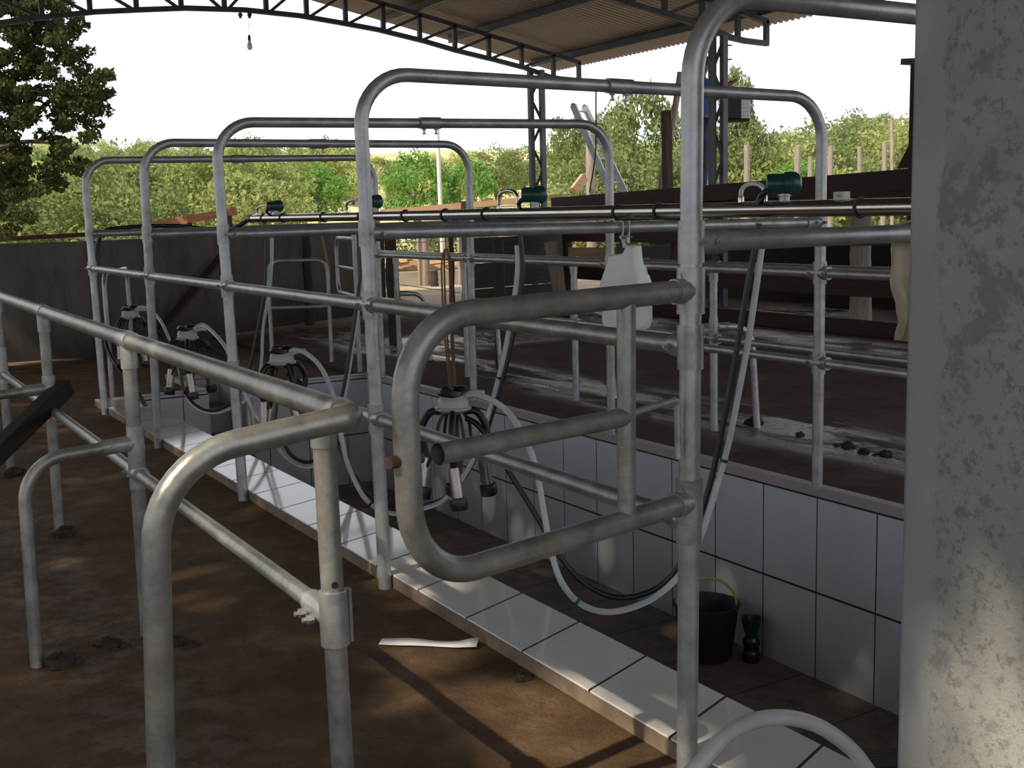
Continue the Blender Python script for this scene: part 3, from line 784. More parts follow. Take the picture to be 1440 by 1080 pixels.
# arched hose bottom right
hp = [(.02, 1.44, -.0), (-.035, 1.475, .06), (-.05, 1.52, .11)]
pts = [atD(x, y, dd) for x, y, dd in [(930, 1190, 1.95), (955, 1110, 1.98), (990, 1068, 2.0), (1020, 1035, 2.03), (1050, 1017, 2.06), (1085, 1009, 2.1), (1120, 1011, 2.15), (1155, 1023, 2.2), (1190, 1047, 2.25), (1215, 1075, 2.3), (1240, 1120, 2.34), (1250, 1200, 2.4), (1235, 1330, 2.5)]]
tag(obj('drain_hose', MB().tube(smooth_path(pts, 6), .0145, 16), WHITEHOSE, origin=pts[0]), 'thick grey-white hose arching over the kerb at the bottom right', 'hose')
# strip of paper
mb = MB(); n = 10; vs = []
a = atZ(535, 903, .004); b_ = atZ(672, 909, .004); d = (b_ - a); nrm_ = V((-d.y, d.x, 0)).normalized() * .019
for k_ in range(n + 1):
    u = k_ / n; p_ = a + d * u; z = .004 + .012 * max(0, u - .8) / .2 + .004 * math.sin(u * 5) ** 2
    w_ = 1 + (.15 * math.sin(u * 8)); vs += [p_ + nrm_ * w_ + V((0, 0, z)), p_ - nrm_ * w_ + V((0, 0, z * .4))]
mb.add(vs, [(2 * k_, 2 * k_ + 1, 2 * k_ + 3, 2 * k_ + 2) for k_ in range(n)])
o = tag(obj('paper_strip', mb, PAPER, origin=a), 'narrow white paper strip lying on the dirt beside the kerb', 'paper')
s_ = o.modifiers.new('thick', 'SOLIDIFY'); s_.thickness = .0015
# dark plank leaning on the left fence
a, b_ = atD(-60, 690, 4.05), atD(93, 543, 4.62)
tag(obj('wood_bar', MB().bar(a, b_, .06, .07), W_BLACK, origin=a, bevel=.006), 'dark squared wooden bar leaning against the left tube fence', 'bar')
# clumps of mud
rnd = random.Random(11)
DUNG = simple('dark_mud', (.018, .011, .008), (.04, .025, .017), .85, bump=.6, scale=25)
for k_, (x, y, r_) in enumerate([(152, 908, .028), (248, 905, .022), (85, 935, .035), (20, 668, .04), (90, 752, .035), (270, 908, .015), (765, 925, .012), (735, 955, .018), (1192, 628, .03), (1215, 636, .022), (1245, 640, .025), (1060, 595, .04), (1125, 612, .02)]):
    p_ = atZ(x, y, 0 if x < 900 else .03)
    m = MB().blob(p_ + V((0, 0, r_ * .12)), r_ * 1.3, r_ * 1.1, r_ * .75, 11, 8, .30, rnd)
    for q_ in range(3): m.blob(p_ + V((rnd.uniform(-1.6, 1.6) * r_, rnd.uniform(-1.6, 1.6) * r_, r_ * .05)), r_ * .5, r_ * .45, r_ * .35, 8, 6, .3, rnd)
    tag(obj('mud_clump', m, DUNG, origin=p_), 'small dark clump of mud lying on the %s' % ('near dirt lane' if x < 900 else 'wet far lane'), 'mud', 'mud clumps on the %s' % ('near lane' if x < 900 else 'far lane'))
# ------------------------------------------------------------------ timber corral on the right
CX = 6.6
rows = [('topmost dark red board of the corral on the right', 1.33, 1.515), ('second dark red board from the top of the corral', 1.14, 1.32),
        ('third dark red board of the corral, below the bright gap', .84, 1.0), ('fourth dark red board of the corral', .38, .61),
        ('lowest dark red board of the corral, just above the wet floor', .03, .17)]
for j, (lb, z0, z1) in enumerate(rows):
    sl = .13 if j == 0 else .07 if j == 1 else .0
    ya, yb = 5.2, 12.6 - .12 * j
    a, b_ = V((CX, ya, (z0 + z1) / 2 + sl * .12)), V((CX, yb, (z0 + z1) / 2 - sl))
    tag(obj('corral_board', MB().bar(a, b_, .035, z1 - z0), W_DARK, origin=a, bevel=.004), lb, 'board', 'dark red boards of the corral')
def post(name, label, cat, p, r, h, mat, lean=(0, 0), group=None, cap=True):
    p = V(p); q = p + V((lean[0], lean[1], h)); n = 6; rnd = random.Random(int(p.x * 100 + p.y * 37))
    pts = [p.lerp(q, i / n) + V((rnd.uniform(-.008, .008), rnd.uniform(-.008, .008), 0)) for i in range(n + 1)]
    return tag(obj(name, MB().tube(pts, [r * (1.08 - .16 * i / n) * rnd.uniform(.96, 1.04) for i in range(n + 1)], 14), mat, origin=p), label, cat, group)
p_ = atX(1210, 420, CX + .12); post('timber_post', 'thick pale round post behind the corral boards', 'post', (p_.x, p_.y, 0), .095, 1.12, P_LIGHT)
p_ = atX(799, 380, CX + .1); post('timber_post', 'dark round post near the left end of the corral', 'post', (p_.x, p_.y, 0), .06, 1.3, P_DARK)
p_ = atX(948, 300, CX + .1); post('timber_post', 'dark post of the corral behind the jug', 'post', (p_.x, p_.y, 0), .05, 1.1, P_DARK)
p_ = atX(1287, 200, CX - .06)
t = thing('timber_post', 'tall dark red post with a small capped top, half hidden by the pillar', 'post', (p_.x, p_.y, 0))
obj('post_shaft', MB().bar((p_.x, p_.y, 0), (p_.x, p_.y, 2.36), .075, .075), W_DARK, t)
obj('post_cap', MB().bar((p_.x, p_.y - .1, 2.36), (p_.x, p_.y + .13, 2.38), .10, .05), W_GREY, t)
obj('brace', MB().add([(p_.x - .02, p_.y + .02, 1.50), (p_.x - .02, p_.y + .17, 1.50), (p_.x - .02, p_.y + .02, 1.74), (p_.x + .02, p_.y + .02, 1.50), (p_.x + .02, p_.y + .17, 1.50), (p_.x + .02, p_.y + .02, 1.74)], [(0, 1, 2), (5, 4, 3), (0, 3, 4, 1), (1, 4, 5, 2), (2, 5, 3, 0)]), W_DARK, t, smooth=False)
tr = MB().box((8.9, 3, 0), (9.05, 13.6, .9)); tr.box((9.05, 3, 0), (9.9, 13.6, .25))  # near-black panel added behind the boards so their gaps read as deep shade
tag(obj('dark_backing', tr, W_BLACK, smooth=False), 'long near-black panel added behind the corral boards to darken their gaps', 'backing panel')
a, b_ = atD(868, 352, 13.6), atD(962, 356, 13.2)
tag(obj('timber_beam', MB().bar(a, b_, .05, .14), W_GREY, origin=a), 'grey brown timber lying behind the corral beside the jug', 'beam')
a, b_ = atD(800, 356, 14.4), atD(860, 356, 14.2)
tag(obj('timber_beam', MB().bar(a, b_, .05, .14), W_TAN, origin=a), 'pale timber lying behind the corral left of the jug', 'beam')
a, b_ = atD(787, 414, 13.4), atD(774, 340, 13.4)
tag(obj('leaning_log', MB().tube([a, a.lerp(b_, .5) + V((.01, 0, 0)), b_], [.075, .085, .075], 12), P_LIGHT, origin=a), 'sunlit tan log leaning beside the steel column base', 'log')
# grey board panel and posts left of it
for j in range(4):
    a = V((5.22, 12.36, .155 + .31 * j)); b_ = V((6.95, 12.74, .155 + .31 * j))
    tag(obj('fence_board', MB().bar(a, b_, .04, .30), W_PANEL, origin=a), '%s wide board of the fence panel right of the yard opening' % ('lowest', 'second lowest', 'third', 'topmost grey')[j], 'board', 'boards of the fence panel')
post('timber_post', 'pale post at the right side of the yard opening', 'post', (5.19, 12.30, 0), .06, 1.36, P_LIGHT)
post('timber_post', 'thin rusty post at the right side of the yard opening', 'post', (4.98, 12.30, 0), .03, 1.1, RUST)
post('timber_post', 'thick dark post in far lane behind tube fence', 'post', (2.97, 7.73, .03), .045, .98, P_DARK)
post('timber_post', 'thick dark post at the left side of the yard opening', 'post', (3.06, 9.84, .03), .05, 1.02, P_DARK)
post('timber_post', 'dark squared post standing against the concrete wall end', 'post', (4.66, 13.3, 0), .07, 1.05, P_DARK)
for px_, y0, y1, dd, w_, lb in ((328, 332, 412, 11.6, .05, 'dark stake against the concrete wall left of the hoses'),):
    a, b_ = atD(px_, y1, dd), atD(px_ + 3, y0, dd)
a, b_ = atD(222, 472, 11.3), atD(312, 360, 11.9)
tag(obj('leaning_plank', MB().bar(a, b_, .12, .03), m_wood('brown_plank', (.05, .028, .02), (.09, .05, .035)), origin=a), 'dull brown plank leaning diagonally against the concrete wall', 'plank')
a, b_ = atD(462, 378, 12.2), atD(453, 332, 12.2)
tag(obj('wooden_handle', MB().tube([a, b_], .014, 8), simple('yellow_wood', (.30, .17, .05), (.38, .23, .08), .6), origin=a), 'short yellowish wooden handle leaning on the concrete wall', 'tool handle')
post('timber_post', 'brown post standing against the concrete wall behind the arched frame', 'post', (3.18, 12.3, 0), .05, 1.03, P_DARK)
# handrails and beams beyond the wall
a, b_ = atD(190, 321, 18.5), atD(333, 297, 18.5)
t = thing('handrail', 'reddish sloping timber handrail beyond the concrete wall', 'rail', a)
obj('rail_beam', MB().bar(a, b_, .08, .115), W_RED, t)
for x, y in ((266, 312), (322, 303)): q = atD(x, y, 18.5); obj('rail_post', MB().bar((q.x, q.y, -.1), q, .07, .07), W_DARK, t)
a, b_ = atD(-40, 339, 13.2), atD(132, 329, 13.2)
tag(obj('timber_beam', MB().bar(a, b_, .05, .05), W_DARK, origin=a), 'thin dark red beam above the concrete wall at far left', 'beam')
a, b_ = atD(535, 299, 19.5), atD(790, 277, 19.5)
t = thing('handrail', 'pale tan timber rail behind the middle of the milk pipe', 'rail', a)
obj('rail_beam', MB().bar(a, b_, .07, .095), W_TAN, t)
for x, y in ((588, 297), (645, 292), (765, 283)): q = atD(x, y, 19.6); obj('rail_post', MB().bar((q.x, q.y, 0), q, .07, .07), P_LIGHT, t)
# yard beyond the opening
a, b_ = atZ(535, 407, 0), atZ(720, 399, 0); d = (b_ - a).normalized(); n_ = V((-d.y, d.x, 0)) * .18
mb = MB(); mb.add([a, b_, b_ + n_, a + n_] + [v + V((0, 0, .27)) for v in (a, b_, b_ + n_, a + n_)], [(3, 2, 1, 0), (4, 5, 6, 7), (0, 1, 5, 4), (1, 2, 6, 5), (2, 3, 7, 6), (3, 0, 4, 7)])
tag(obj('yard_wall', mb, YARDWALL, smooth=False, origin=a), 'low pale cement wall in the sunlit yard', 'wall')
rnd = random.Random(5)
pile = MB()
for j in range(12):
    q = a + d * (.15 + .16 * j) + n_ * (3.0 + .8 * (j % 3)); dr = (d * rnd.uniform(.7, 1) + n_ * rnd.uniform(-2, 2)).normalized() * rnd.uniform(.35, .7)
    z = .30 + .08 * (j % 3) + rnd.uniform(0, .05)
    tag(obj('loose_plank', MB().bar(q + V((0, 0, z)) - dr * .5, q + V((0, 0, z + rnd.uniform(-.04, .12))) + dr * .5, .10, .03), W_TAN, origin=q), 'loose tan plank in the sunlit pile behind the low yard wall', 'plank', 'planks piled in the yard')
mb = MB().blob(a + d * 1.0 + n_ * 7.5 + V((0, 0, .02)), 1.7, .6, .50, 16, 9, .10, rnd)
tag(obj('earth_mound', mb, simple('orange_earth', (.38, .22, .11), (.52, .33, .18), .95, bump=.5, scale=6), origin=a + d + n_ * 3), 'mound of orange earth under the loose planks in the yard', 'earth')
q = atZ(597, 404, 0); post('timber_post', 'pale yard post in front of the low cement wall', 'post', (q.x, q.y - .05, 0), .075, 1.0, P_LIGHT)
q = atZ(607, 405, 0); post('timber_post', 'short dark stump beside the pale yard post', 'post', (q.x, q.y - .1, 0), .07, .3, P_DARK)
q = atD(626, 345, 21); post('timber_post', 'thin pale post at the back of the yard', 'post', (q.x, q.y, 0), .05, 1.15, P_LIGHT)
q = atD(621, 304, 21); tag(obj('pole', MB().tube([(q.x, q.y, 0), (q.x - .03, q.y, 2.8)], .038, 10), WPOLE, origin=(q.x, q.y, 0)), 'slim white pole rising behind the hoops', 'pole')
mb = MB()
for z in (.86, .55): 
    a2, b2 = atD(548, 342 if z > .7 else 398, 16.5), atD(648, 339 if z > .7 else 412, 16.5); mb.tube([a2, b2], .006, 6)
tag(obj('fence_wire', mb, LADM, origin=a2), 'two thin wires strung across the yard opening', 'wire')

# ------------------------------------------------------------------ posts, pole and ladder on the right background
for k_, (x, y0, y1, w_) in enumerate([(1050, 204, 268, 9), (1121, 206, 262, 9), (1139, 220, 258, 7), (1168, 206, 258, 8), (1208, 206, 255, 6), (1243, 202, 252, 7)]):
    dd = 19.0; q = atD(x, y1, dd); top = atD(x - 1, y0, dd)
    post('fence_post', ('first pale weathered post right of the steel column', 'second pale weathered post right of the steel column', 'short pale post just left of the jug hoop far leg', 'dark weathered post just right of the jug hoop far leg', 'thin weathered post left of the tall pole', 'brown weathered post beside the tall pole')[k_], 'post',
         (q.x, q.y, .0), w_ * dd / 3288, top.z, P_LIGHT, group='weathered posts beyond the corral')
q = atD(1257, 250, 24); top = atD(1254, 168, 24)
tag(obj('pole', MB().tube([(q.x, q.y, 0), top], .035, 8), P_LIGHT, origin=(q.x, q.y, 0)), 'tall thin pale pole near the concrete pillar', 'pole')
q = atD(941, 268, 15.5); top = atD(937, 156, 15.5)
t = thing('timber_post', 'dark sawn-off post with pale cut top left of the gate hoop', 'post', (q.x, q.y, 0))
obj('post_shaft', MB().bar((q.x, q.y, 0), top, .10, .10), P_DARK, t); obj('cut_end', MB().bar(top + V((.03, -.055, -.12)), top + V((.03, -.055, .02)), .035, .01), W_TAN, t)
tag(obj('tree_trunk', MB().tube(smooth_path([atD(928, 275, 16), atD(935, 225, 16), atD(948, 160, 16), atD(957, 102, 16)], 4), .045, 10), P_LIGHT, origin=atD(928, 275, 16)), 'bare pale crooked trunk behind the dark sawn-off post', 'trunk')
q = atD(831, 280, 20.5); top = atD(829, 188, 20.5); post('timber_post', 'pale round post under the leaning ladder', 'post', (q.x, q.y, 0), .085, top.z, P_LIGHT)
q = atD(816, 263, 20.2)
tag(obj('timber_offcut', MB().bar(q + V((-.13, 0, -.06)), q + V((.09, 0, .17)), .08, .15), W_TAN, origin=q), 'pale cut timber wedge at the foot of the pale post', 'timber')
t = thing('ladder', 'grey aluminium ladder leaning behind the corral', 'ladder', atD(880, 275, 19.0))
la, lb_ = atD(806, 148, 19.0), atD(872, 300, 19.0); ra, rb = atD(822, 150, 19.4), atD(893, 300, 19.4)
for a2, b2 in ((la, lb_), (ra, rb)): obj('rail', MB().bar(a2, b2, .075, .10), LADM, t)
for k_ in range(9): obj('rung', MB().tube([la.lerp(lb_, .05 + k_ * .11), ra.lerp(rb, .05 + k_ * .11)], .016, 8), LADM, t)
for a2, lb2 in ((la, 1), (ra, 2)): obj('end_cap', MB().blob(a2, .04, .04, .04, 8, 6), DKSTEEL, t)
tag(obj('guy_cable', MB().tube(smooth_path([atD(838, 116, 14.5), atD(838, 170, 14.5), atD(837, 220, 14.5), atD(829, 270, 14.5)], 4), .010, 6), RUBBER, origin=atD(838, 116, 14.5)), 'thin black cable hanging from the roof eave beside the ladder', 'cable')

# ------------------------------------------------------------------ roof
TD = [(0, 3.842), (.75, 3.815), (1.3, 3.76), (1.85, 3.70), (2.57, 3.58), (3.0, 3.49), (3.7, 3.375), (4.18, 3.288), (4.54, 3.19), (4.75, 3.165), (5.12, 3.15)]
XC0 = 3.5
def zbot(x):
    d = abs(x - XC0)
    for (d0, z0), (d1, z1) in zip(TD, TD[1:]):
        if d <= d1: return z0 + (z1 - z0) * (d - d0) / (d1 - d0)
    return TD[-1][1]
def ztop_(x): return 4.43 - .2 * abs(x - XC0)
def truss(Y, label):
    t = thing('roof_truss', label, 'truss', (XC0, Y, 3.2))
    xs = [XC0 + s_ * d for s_ in (-1, 1) for d, _ in TD]; xs = sorted(set(xs))
    m = MB()
    for a, b_ in zip(xs, xs[1:]): m.bar((a - .004, Y, zbot(a)), (b_ + .004, Y, zbot(b_)), .06, .06, (0, 0, 1))
    obj('bottom_chord', m, DKSTEEL, t, smooth=False)
    m = MB()
    for s_ in (-1, 1): m.bar((XC0, Y, ztop_(XC0)), (XC0 + s_ * 5.12, Y, ztop_(XC0 + 5.12)), .055, .06)
    obj('top_chord', m, DKSTEEL, t, smooth=False)
    vx = [3.515 + .545 * (k_ + .5) for k_ in range(-10, 10)]
    vx = [v for v in vx if abs(v - XC0) < 5.1]
    for v in vx + [XC0 - 5.1, XC0 + 5.1]: obj('upright', MB().bar((v, Y, zbot(v)), (v, Y, ztop_(v)), .055, .055), DKSTEEL, t, smooth=False)
    for a, b_ in zip(vx, vx[1:]):
        if a > XC0 - .3: lo, hi = a, b_
        else: lo, hi = b_, a
        obj('diagonal', MB().bar((lo + (.05 if hi > lo else -.05), Y, zbot(lo) + .01), (hi, Y, ztop_(hi) - .02), .036, .036), DKSTEEL, t, smooth=False)
    return t
truss(14.9, 'farther arched steel roof truss crossing the top of the picture')
truss(10.879, 'nearer arched steel roof truss above the gate hoop')
pn = ['second lowest', 'lowest']
for s_ in (-1, 1):
    for d, lb in ((.12, 'ridge'), (1.25, 'upper'), (2.42, 'middle'), (3.52, 'second lowest'), (4.97, 'eave')):
        if s_ < 0 and d > 3: pass
        x = XC0 + s_ * d; z = ztop_(x) + .03 + .045
        tag(obj('purlin', MB().bar((x, -2.3, z), (x, 16.0, z), .055, .09), DKSTEEL, smooth=False, origin=(x, 14.9, z)), '%s dark steel purlin under the roof sheets, %s slope' % (lb, 'right' if s_ > 0 else 'left'), 'purlin', 'purlins under the roof')
rf = MB(); per = .10; y = -2.4; ys = []; n = int(18.6 / (per / 4))
vs = []
for i in range(n + 1):
    yy = -2.4 + i * per / 4; w_ = (.018, .018, -.018, -.018)[i % 4]
    for x in (XC0 - 5.52, XC0, XC0 + 5.52): vs.append((x, yy, 4.43 + .135 - .2 * abs(x - XC0) + w_))
fs = [(3 * i + c, 3 * i + c + 1, 3 * i + c + 4, 3 * i + c + 3) for i in range(n) for c in (0, 1)]
rf.add(vs, fs)
o = struct('ceiling', rf, ROOFM, angle=60); s_ = o.modifiers.new('thick', 'SOLIDIFY'); s_.thickness = .004

def lattice_column(p, dx, ztop, label):
    t = thing('lattice_column', label, 'column', (p[0], p[1], 0))
    a = V((p[0], p[1], 0)) - dx / 2; b_ = V((p[0], p[1], 0)) + dx / 2
    for q, m_ in ((a, DKSTEEL), (b_, COLSTEEL)): obj('upright', MB().bar(q, (q.x, q.y, ztop), .07, .07, (0, 1, 0)), m_, t, smooth=False)
    n = 9
    for k_ in range(n):
        z0, z1 = .1 + (ztop - .15) * k_ / n, .1 + (ztop - .15) * (k_ + 1) / n
        l, r_ = (a, b_) if k_ % 2 == 0 else (b_, a)
        obj('lacing', MB().bar((l.x, l.y, z0), (r_.x, r_.y, z1), .04, .04), DKSTEEL, t, smooth=False)
    return t
rd = V((RT.x, RT.y, 0)).normalized()
lattice_column((7.84, 14.9), rd * .165, 3.27, 'laced steel column under the farther roof truss')
lc = lattice_column((7.83, 10.86), rd * .135, 3.2, 'laced steel column under the nearer truss with the person behind')
mb = MB()
for z in (3.08, 2.92): mb.tube([(7.83 + .03, 10.86 - .03, z), (7.83 + .03 + rd.x * .12, 10.86 - .03 + rd.y * .12, z + .005)], .008, 8)
obj('step_bolt', mb, DKSTEEL, lc)
# bulb
c = atY(351, 62, 14.9)
t = thing('light_bulb', 'bare pale light bulb hanging below the roof truss', 'light bulb', c)
obj('glass_bulb', MB().lathe([(.0, -.075), (.022, -.068), (.034, -.042), (.032, -.012), (.018, .03), (.015, .045)], c, (0, 0, 1), 16), BULB, t)
obj('socket', MB().lathe([(.017, .04), (.019, .045), (.018, .10), (.008, .115)], c, (0, 0, 1), 12), DKSTEEL, t)
obj('flex', MB().tube([c + V((0, 0, .11)), (c.x, 14.9, zbot(c.x) - .02)], .0022, 6), WPOLE, t)
for x in (338, 351):
    q = atY(x, 22, 14.9); tag(obj('insulator_hook', MB().lathe([(.012, .06), (.012, .02), (.028, .018), (.030, -.01), (.018, -.02), (.02, -.04)], q + V((0, 0, .01)), (0, 0, 1), 10), DKSTEEL, origin=q), 'small dark insulator under the roof truss, %s' % ('left one' if x == 338 else 'right one above the bulb'), 'insulator')
# box on the column
c = atD(1034, 153, 13.9); u1 = rd; v1 = V((-rd.y, rd.x, 0))
t = thing('wall_box', 'black box with white slatted side on a bracket at the steel column', 'box', (c.x, c.y, c.z - .13))
obj('box_body', MB().bar(c - u1 * .13, c + u1 * .05, .2, .25), BOXD, t, bevel=.01)
m = MB().bar(c + u1 * .05, c + u1 * .155, .2, .24)
obj('white_front', m, BOXW, t, bevel=.008)
SLATGAP = simple('grey_slat_gap', (.25, .25, .25), None, .6)
for k_ in range(5): obj('gap_strip', MB().bar(c + u1 * .055 - v1 * .101 + V((0, 0, -.09 + .045 * k_)), c + u1 * .15 - v1 * .101 + V((0, 0, -.09 + .045 * k_)), .003, .003), SLATGAP, t)  # grey strips stand in for the shaded gaps between the white slats
obj('shelf', MB().bar(c - u1 * .19 + V((0, 0, -.14)), c + u1 * .15 + V((0, 0, -.14)), .22, .025), W_DARK, t)

# ------------------------------------------------------------------ person on a plank behind the column
def skin_obj(name, verts, edges, radii, mat, parent=None, root=0, sub=2):
    me = bpy.data.meshes.new(name); off = wloc(parent) if parent else V((0, 0, 0))
    me.from_pydata([tuple(V(v) - off) for v in verts], edges, []); me.materials.append(mat)
    o = bpy.data.objects.new(name, me); col.objects.link(o)
    if parent: o.parent = parent
    o.modifiers.new('skin', 'SKIN')
    for i, r_ in enumerate(radii):
        sv = me.skin_vertices[0].data[i]; sv.radius = (r_, r_) if isinstance(r_, (int, float)) else r_; sv.use_root = (i == root)
    s_ = o.modifiers.new('sub', 'SUBSURF'); s_.levels = sub; s_.render_levels = sub
    o.modifiers['skin'].use_smooth_shade = True
    return o
PB = atD(985, 277, 14.6)
Hh = 1.0
def pp(x, y, z): return PB + rd * (x * Hh) + v1 * (y * Hh) + V((0, 0, z * Hh))
per_t = thing('person', 'person in blue shirt and jeans standing on a plank behind the steel column', 'person', PB)
bv = []; be = []; br = []
def addv(p, r_, to=None):
    bv.append(pp(*p)); br.append(r_ * Hh); i = len(bv) - 1
    if to is not None: be.append((to, i))
    return i
pel = addv((0, 0, .92), .13); wa = addv((0, 0, 1.08), .115, pel); ch = addv((.01, 0, 1.26), .135, wa); nb = addv((.01, 0, 1.42), .075, ch)
nk = addv((.015, 0, 1.48), .05, nb); hd = addv((.03, 0, 1.565), .085, nk); h2 = addv((.03, 0, 1.64), .08, hd)
for sy in (-1, 1):
    hp_ = addv((0, sy * .09, .88), .085, pel); kn = addv((.03, sy * .10, .48), .058, hp_); an = addv((0, sy * .11, .09), .042, kn); to = addv((.14, sy * .12, .035), .035, an)
    sh = addv((.01, sy * .17, 1.38), .055, ch)
    if sy < 0: el = addv((.16, -.22, 1.16), .04, sh); wr_ = addv((.30, -.16, 1.33), .028, el); pa = addv((.36, -.14, 1.37), .034, wr_)
    else: el = addv((.05, .25, 1.12), .04, sh); wr_ = addv((.14, .23, .92), .028, el); pa = addv((.17, .22, .85), .034, wr_)
    dirp = (V(bv[pa]) - V(bv[wr_])).normalized()
    base = V(bv[pa])
    for f_ in range(5):
        spread = (f_ - 2) * .018; L_ = (.05, .075, .08, .075, .06)[f_]
        sd = v1 * spread + V((0, 0, -.008 * abs(f_ - 2)))
        if f_ == 0: sd = v1 * (-.045)
        bv.append(base + dirp * .02 + sd); br.append(.0095); i0 = len(bv) - 1; be.append((pa, i0))
        bv.append(base + dirp * (.02 + L_ * .55) + sd * 1.25); br.append(.0088); be.append((i0, i0 + 1))
        bv.append(base + dirp * (.02 + L_) + sd * 1.2 + V((0, 0, -.014))); br.append(.0075); be.append((i0 + 1, i0 + 2))
skin_obj('body', bv, be, br, SKIN, per_t)
sv_ = [pp(0, 0, .88), pp(0, 0, 1.08), pp(.01, 0, 1.26), pp(.01, 0, 1.43), pp(.01, -.17, 1.38), pp(.01, .17, 1.38), pp(.10, -.20, 1.26), pp(.035, .22, 1.24)]
skin_obj('shirt', sv_, [(0, 1), (1, 2), (2, 3), (2, 4), (2, 5), (4, 6), (5, 7)], [(.15, .17), (.135, .15), (.15, .17), .085, .075, .075, .062, .062], SHIRT, per_t)
sv_ = [pp(0, 0, .93), pp(0, -.09, .86), pp(.03, -.10, .48), pp(.0, -.11, .10), pp(0, .09, .86), pp(.03, .10, .48), pp(0, .11, .10)]
skin_obj('trousers', sv_, [(0, 1), (1, 2), (2, 3), (0, 4), (4, 5), (5, 6)], [.145, .10, .075, .065, .10, .075, .065], JEANS, per_t)
for sy in (-1, 1):
    m = MB().tube(smooth_path([pp(.025, sy * .105, .40), pp(-.03, sy * .11, .05), pp(.06, sy * .115, .045), pp(.17, sy * .12, .032)], 4), [.068] * 2 + [.062] * 3 + [.055] * 4 + [.045] * 3 + [.032], 12)
    obj('boot', m, BOOT, per_t)
m = MB().blob(pp(.02, 0, 1.645), .098, .098, .088, 16, 10, .03, random.Random(2)); m.blob(pp(-.02, 0, 1.59), .085, .09, .09, 14, 9, .03, random.Random(3))
obj('hair', m, HAIR, per_t)
m = MB().blob(pp(.112, 0, 1.565), .014, .012, .02, 8, 6); obj('nose', m, SKIN, per_t)
for sy in (-1, 1): obj('eye', MB().blob(pp(.102, sy * .032, 1.59), .008, .011, .009, 8, 6), HAIR, per_t); obj('ear', MB().blob(pp(.03, sy * .085, 1.57), .018, .010, .028, 8, 6), SKIN, per_t)
obj('mouth', MB().blob(pp(.105, 0, 1.525), .006, .022, .006, 8, 6), simple('lips', (.14, .05, .04), None, .5), per_t)
t = thing('plank_scaffold', 'narrow wooden plank scaffold carrying the person in blue', 'scaffold', (PB.x, PB.y, 0))
z = PB.z - .012
obj('deck_plank', MB().bar(PB - rd * .30 + V((0, 0, -.03)), PB + rd * .24 + V((0, 0, -.03)), .40, .04), W_DARK, t)
for s_ in (-.26, .22):
    for q in (-.14, .14):
        g_ = PB + rd * s_ + v1 * q; obj('leg', MB().bar((g_.x, g_.y, 0), (g_.x, g_.y, z - .03), .06, .06), W_DARK, t)

# ------------------------------------------------------------------ hill and vegetation
def hz(d): return -.35 + max(0, d - 26) * .074
hm = MB(); vs = []; na, nd = 40, 26
rnd = random.Random(4)
for i in range(nd + 1):
    d = 17 + (i / nd) ** 1.5 * 150
    for k_ in range(na + 1):
        a = math.radians(-18 + 96 * k_ / na); vs.append((CAM.x + d * math.sin(a), d * math.cos(a), hz(d) + (rnd.uniform(-.25, .25) if i > 4 else 0) - (.2 if i < 3 else 0)))
fs = [(i * (na + 1) + k_, (i + 1) * (na + 1) + k_, (i + 1) * (na + 1) + k_ + 1, i * (na + 1) + k_ + 1) for i in range(nd) for k_ in range(na)]
hm.add(vs, fs); struct('hill', hm, GRASS)

def leaf_quads(mb, c, r, n, s, rnd, flat=.75):
    for _ in range(n):
        while True:
            p_ = V((rnd.uniform(-1, 1), rnd.uniform(-1, 1), rnd.uniform(-1, 1)))
            if .25 < p_.length < 1: break
        p_ = V((p_.x * r, p_.y * r, p_.z * r * flat)) + c
        n_ = V((rnd.gauss(0, 1), rnd.gauss(0, 1), rnd.gauss(.5, 1))).normalized(); u = n_.orthogonal().normalized(); u = Quaternion(n_, rnd.uniform(0, 6.28)) @ u; w_ = n_.cross(u)
        a = s * rnd.uniform(.6, 1.3); b_ = a * .55; k0 = len(mb.v)
        mb.v += [p_ - u * a, p_ - w_ * b_ + n_ * a * .12, p_ + u * a, p_ + w_ * b_ + n_ * a * .12]; mb.f.append((k0, k0 + 1, k0 + 2, k0 + 3))
def crown(rnd, nclump, nleaf, s, rx=1.0, rz=.85, zc=1.0):
    mb = MB()
    for _ in range(nclump):
        th = rnd.uniform(0, 6.28); cz = rnd.uniform(-.75, 1); rr = math.sqrt(max(0, 1 - cz * cz)) * rnd.uniform(.55, 1)
        leaf_quads(mb, V((rx * rr * math.cos(th), rx * rr * math.sin(th), zc + rz * cz * rnd.uniform(.7, 1))), rnd.uniform(.22, .36), nleaf, s, rnd)
    return mb
def tree_proto(name, rnd, mat, nclump, nleaf, s, zc=1.0, rz=.85, rx=1.0):
    t = thing(name, 'x', 'tree')
    obj('crown', crown(rnd, nclump, nleaf, s, rx, rz, zc), mat, t, smooth=False)
    m = MB().tube([(0, 0, -.25), (.02, .01, .5), (.0, .03, 1.0)], [.06, .05, .03], 8)
    for k_ in range(4):
        a = k_ * 1.57 + rnd.random(); m.tube([(.01, .02, .55), (.35 * math.cos(a), .35 * math.sin(a), 1.05)], [.03, .012], 6)
    obj('trunk', m, BARK, t); return t
rnd = random.Random(21)
protos = [tree_proto('hillside_tree', rnd, LF_HILL, 60, 80, .042, 1.0, .9), tree_proto('hillside_tree', rnd, LF_HILL, 54, 80, .046, .85, .7), tree_proto('hillside_tree', rnd, LF_MID, 60, 80, .042, 1.05, 1.0, .85),
          tree_proto('hillside_tree', rnd, LF_HILL, 44, 80, .048, .95, .85, .95), tree_proto('hillside_tree', rnd, LF_MID, 56, 80, .042, .9, .75)]
used = [False] * len(protos)
HL = 'leafy tree standing among many others on the sunlit hillside'
cnt = 0
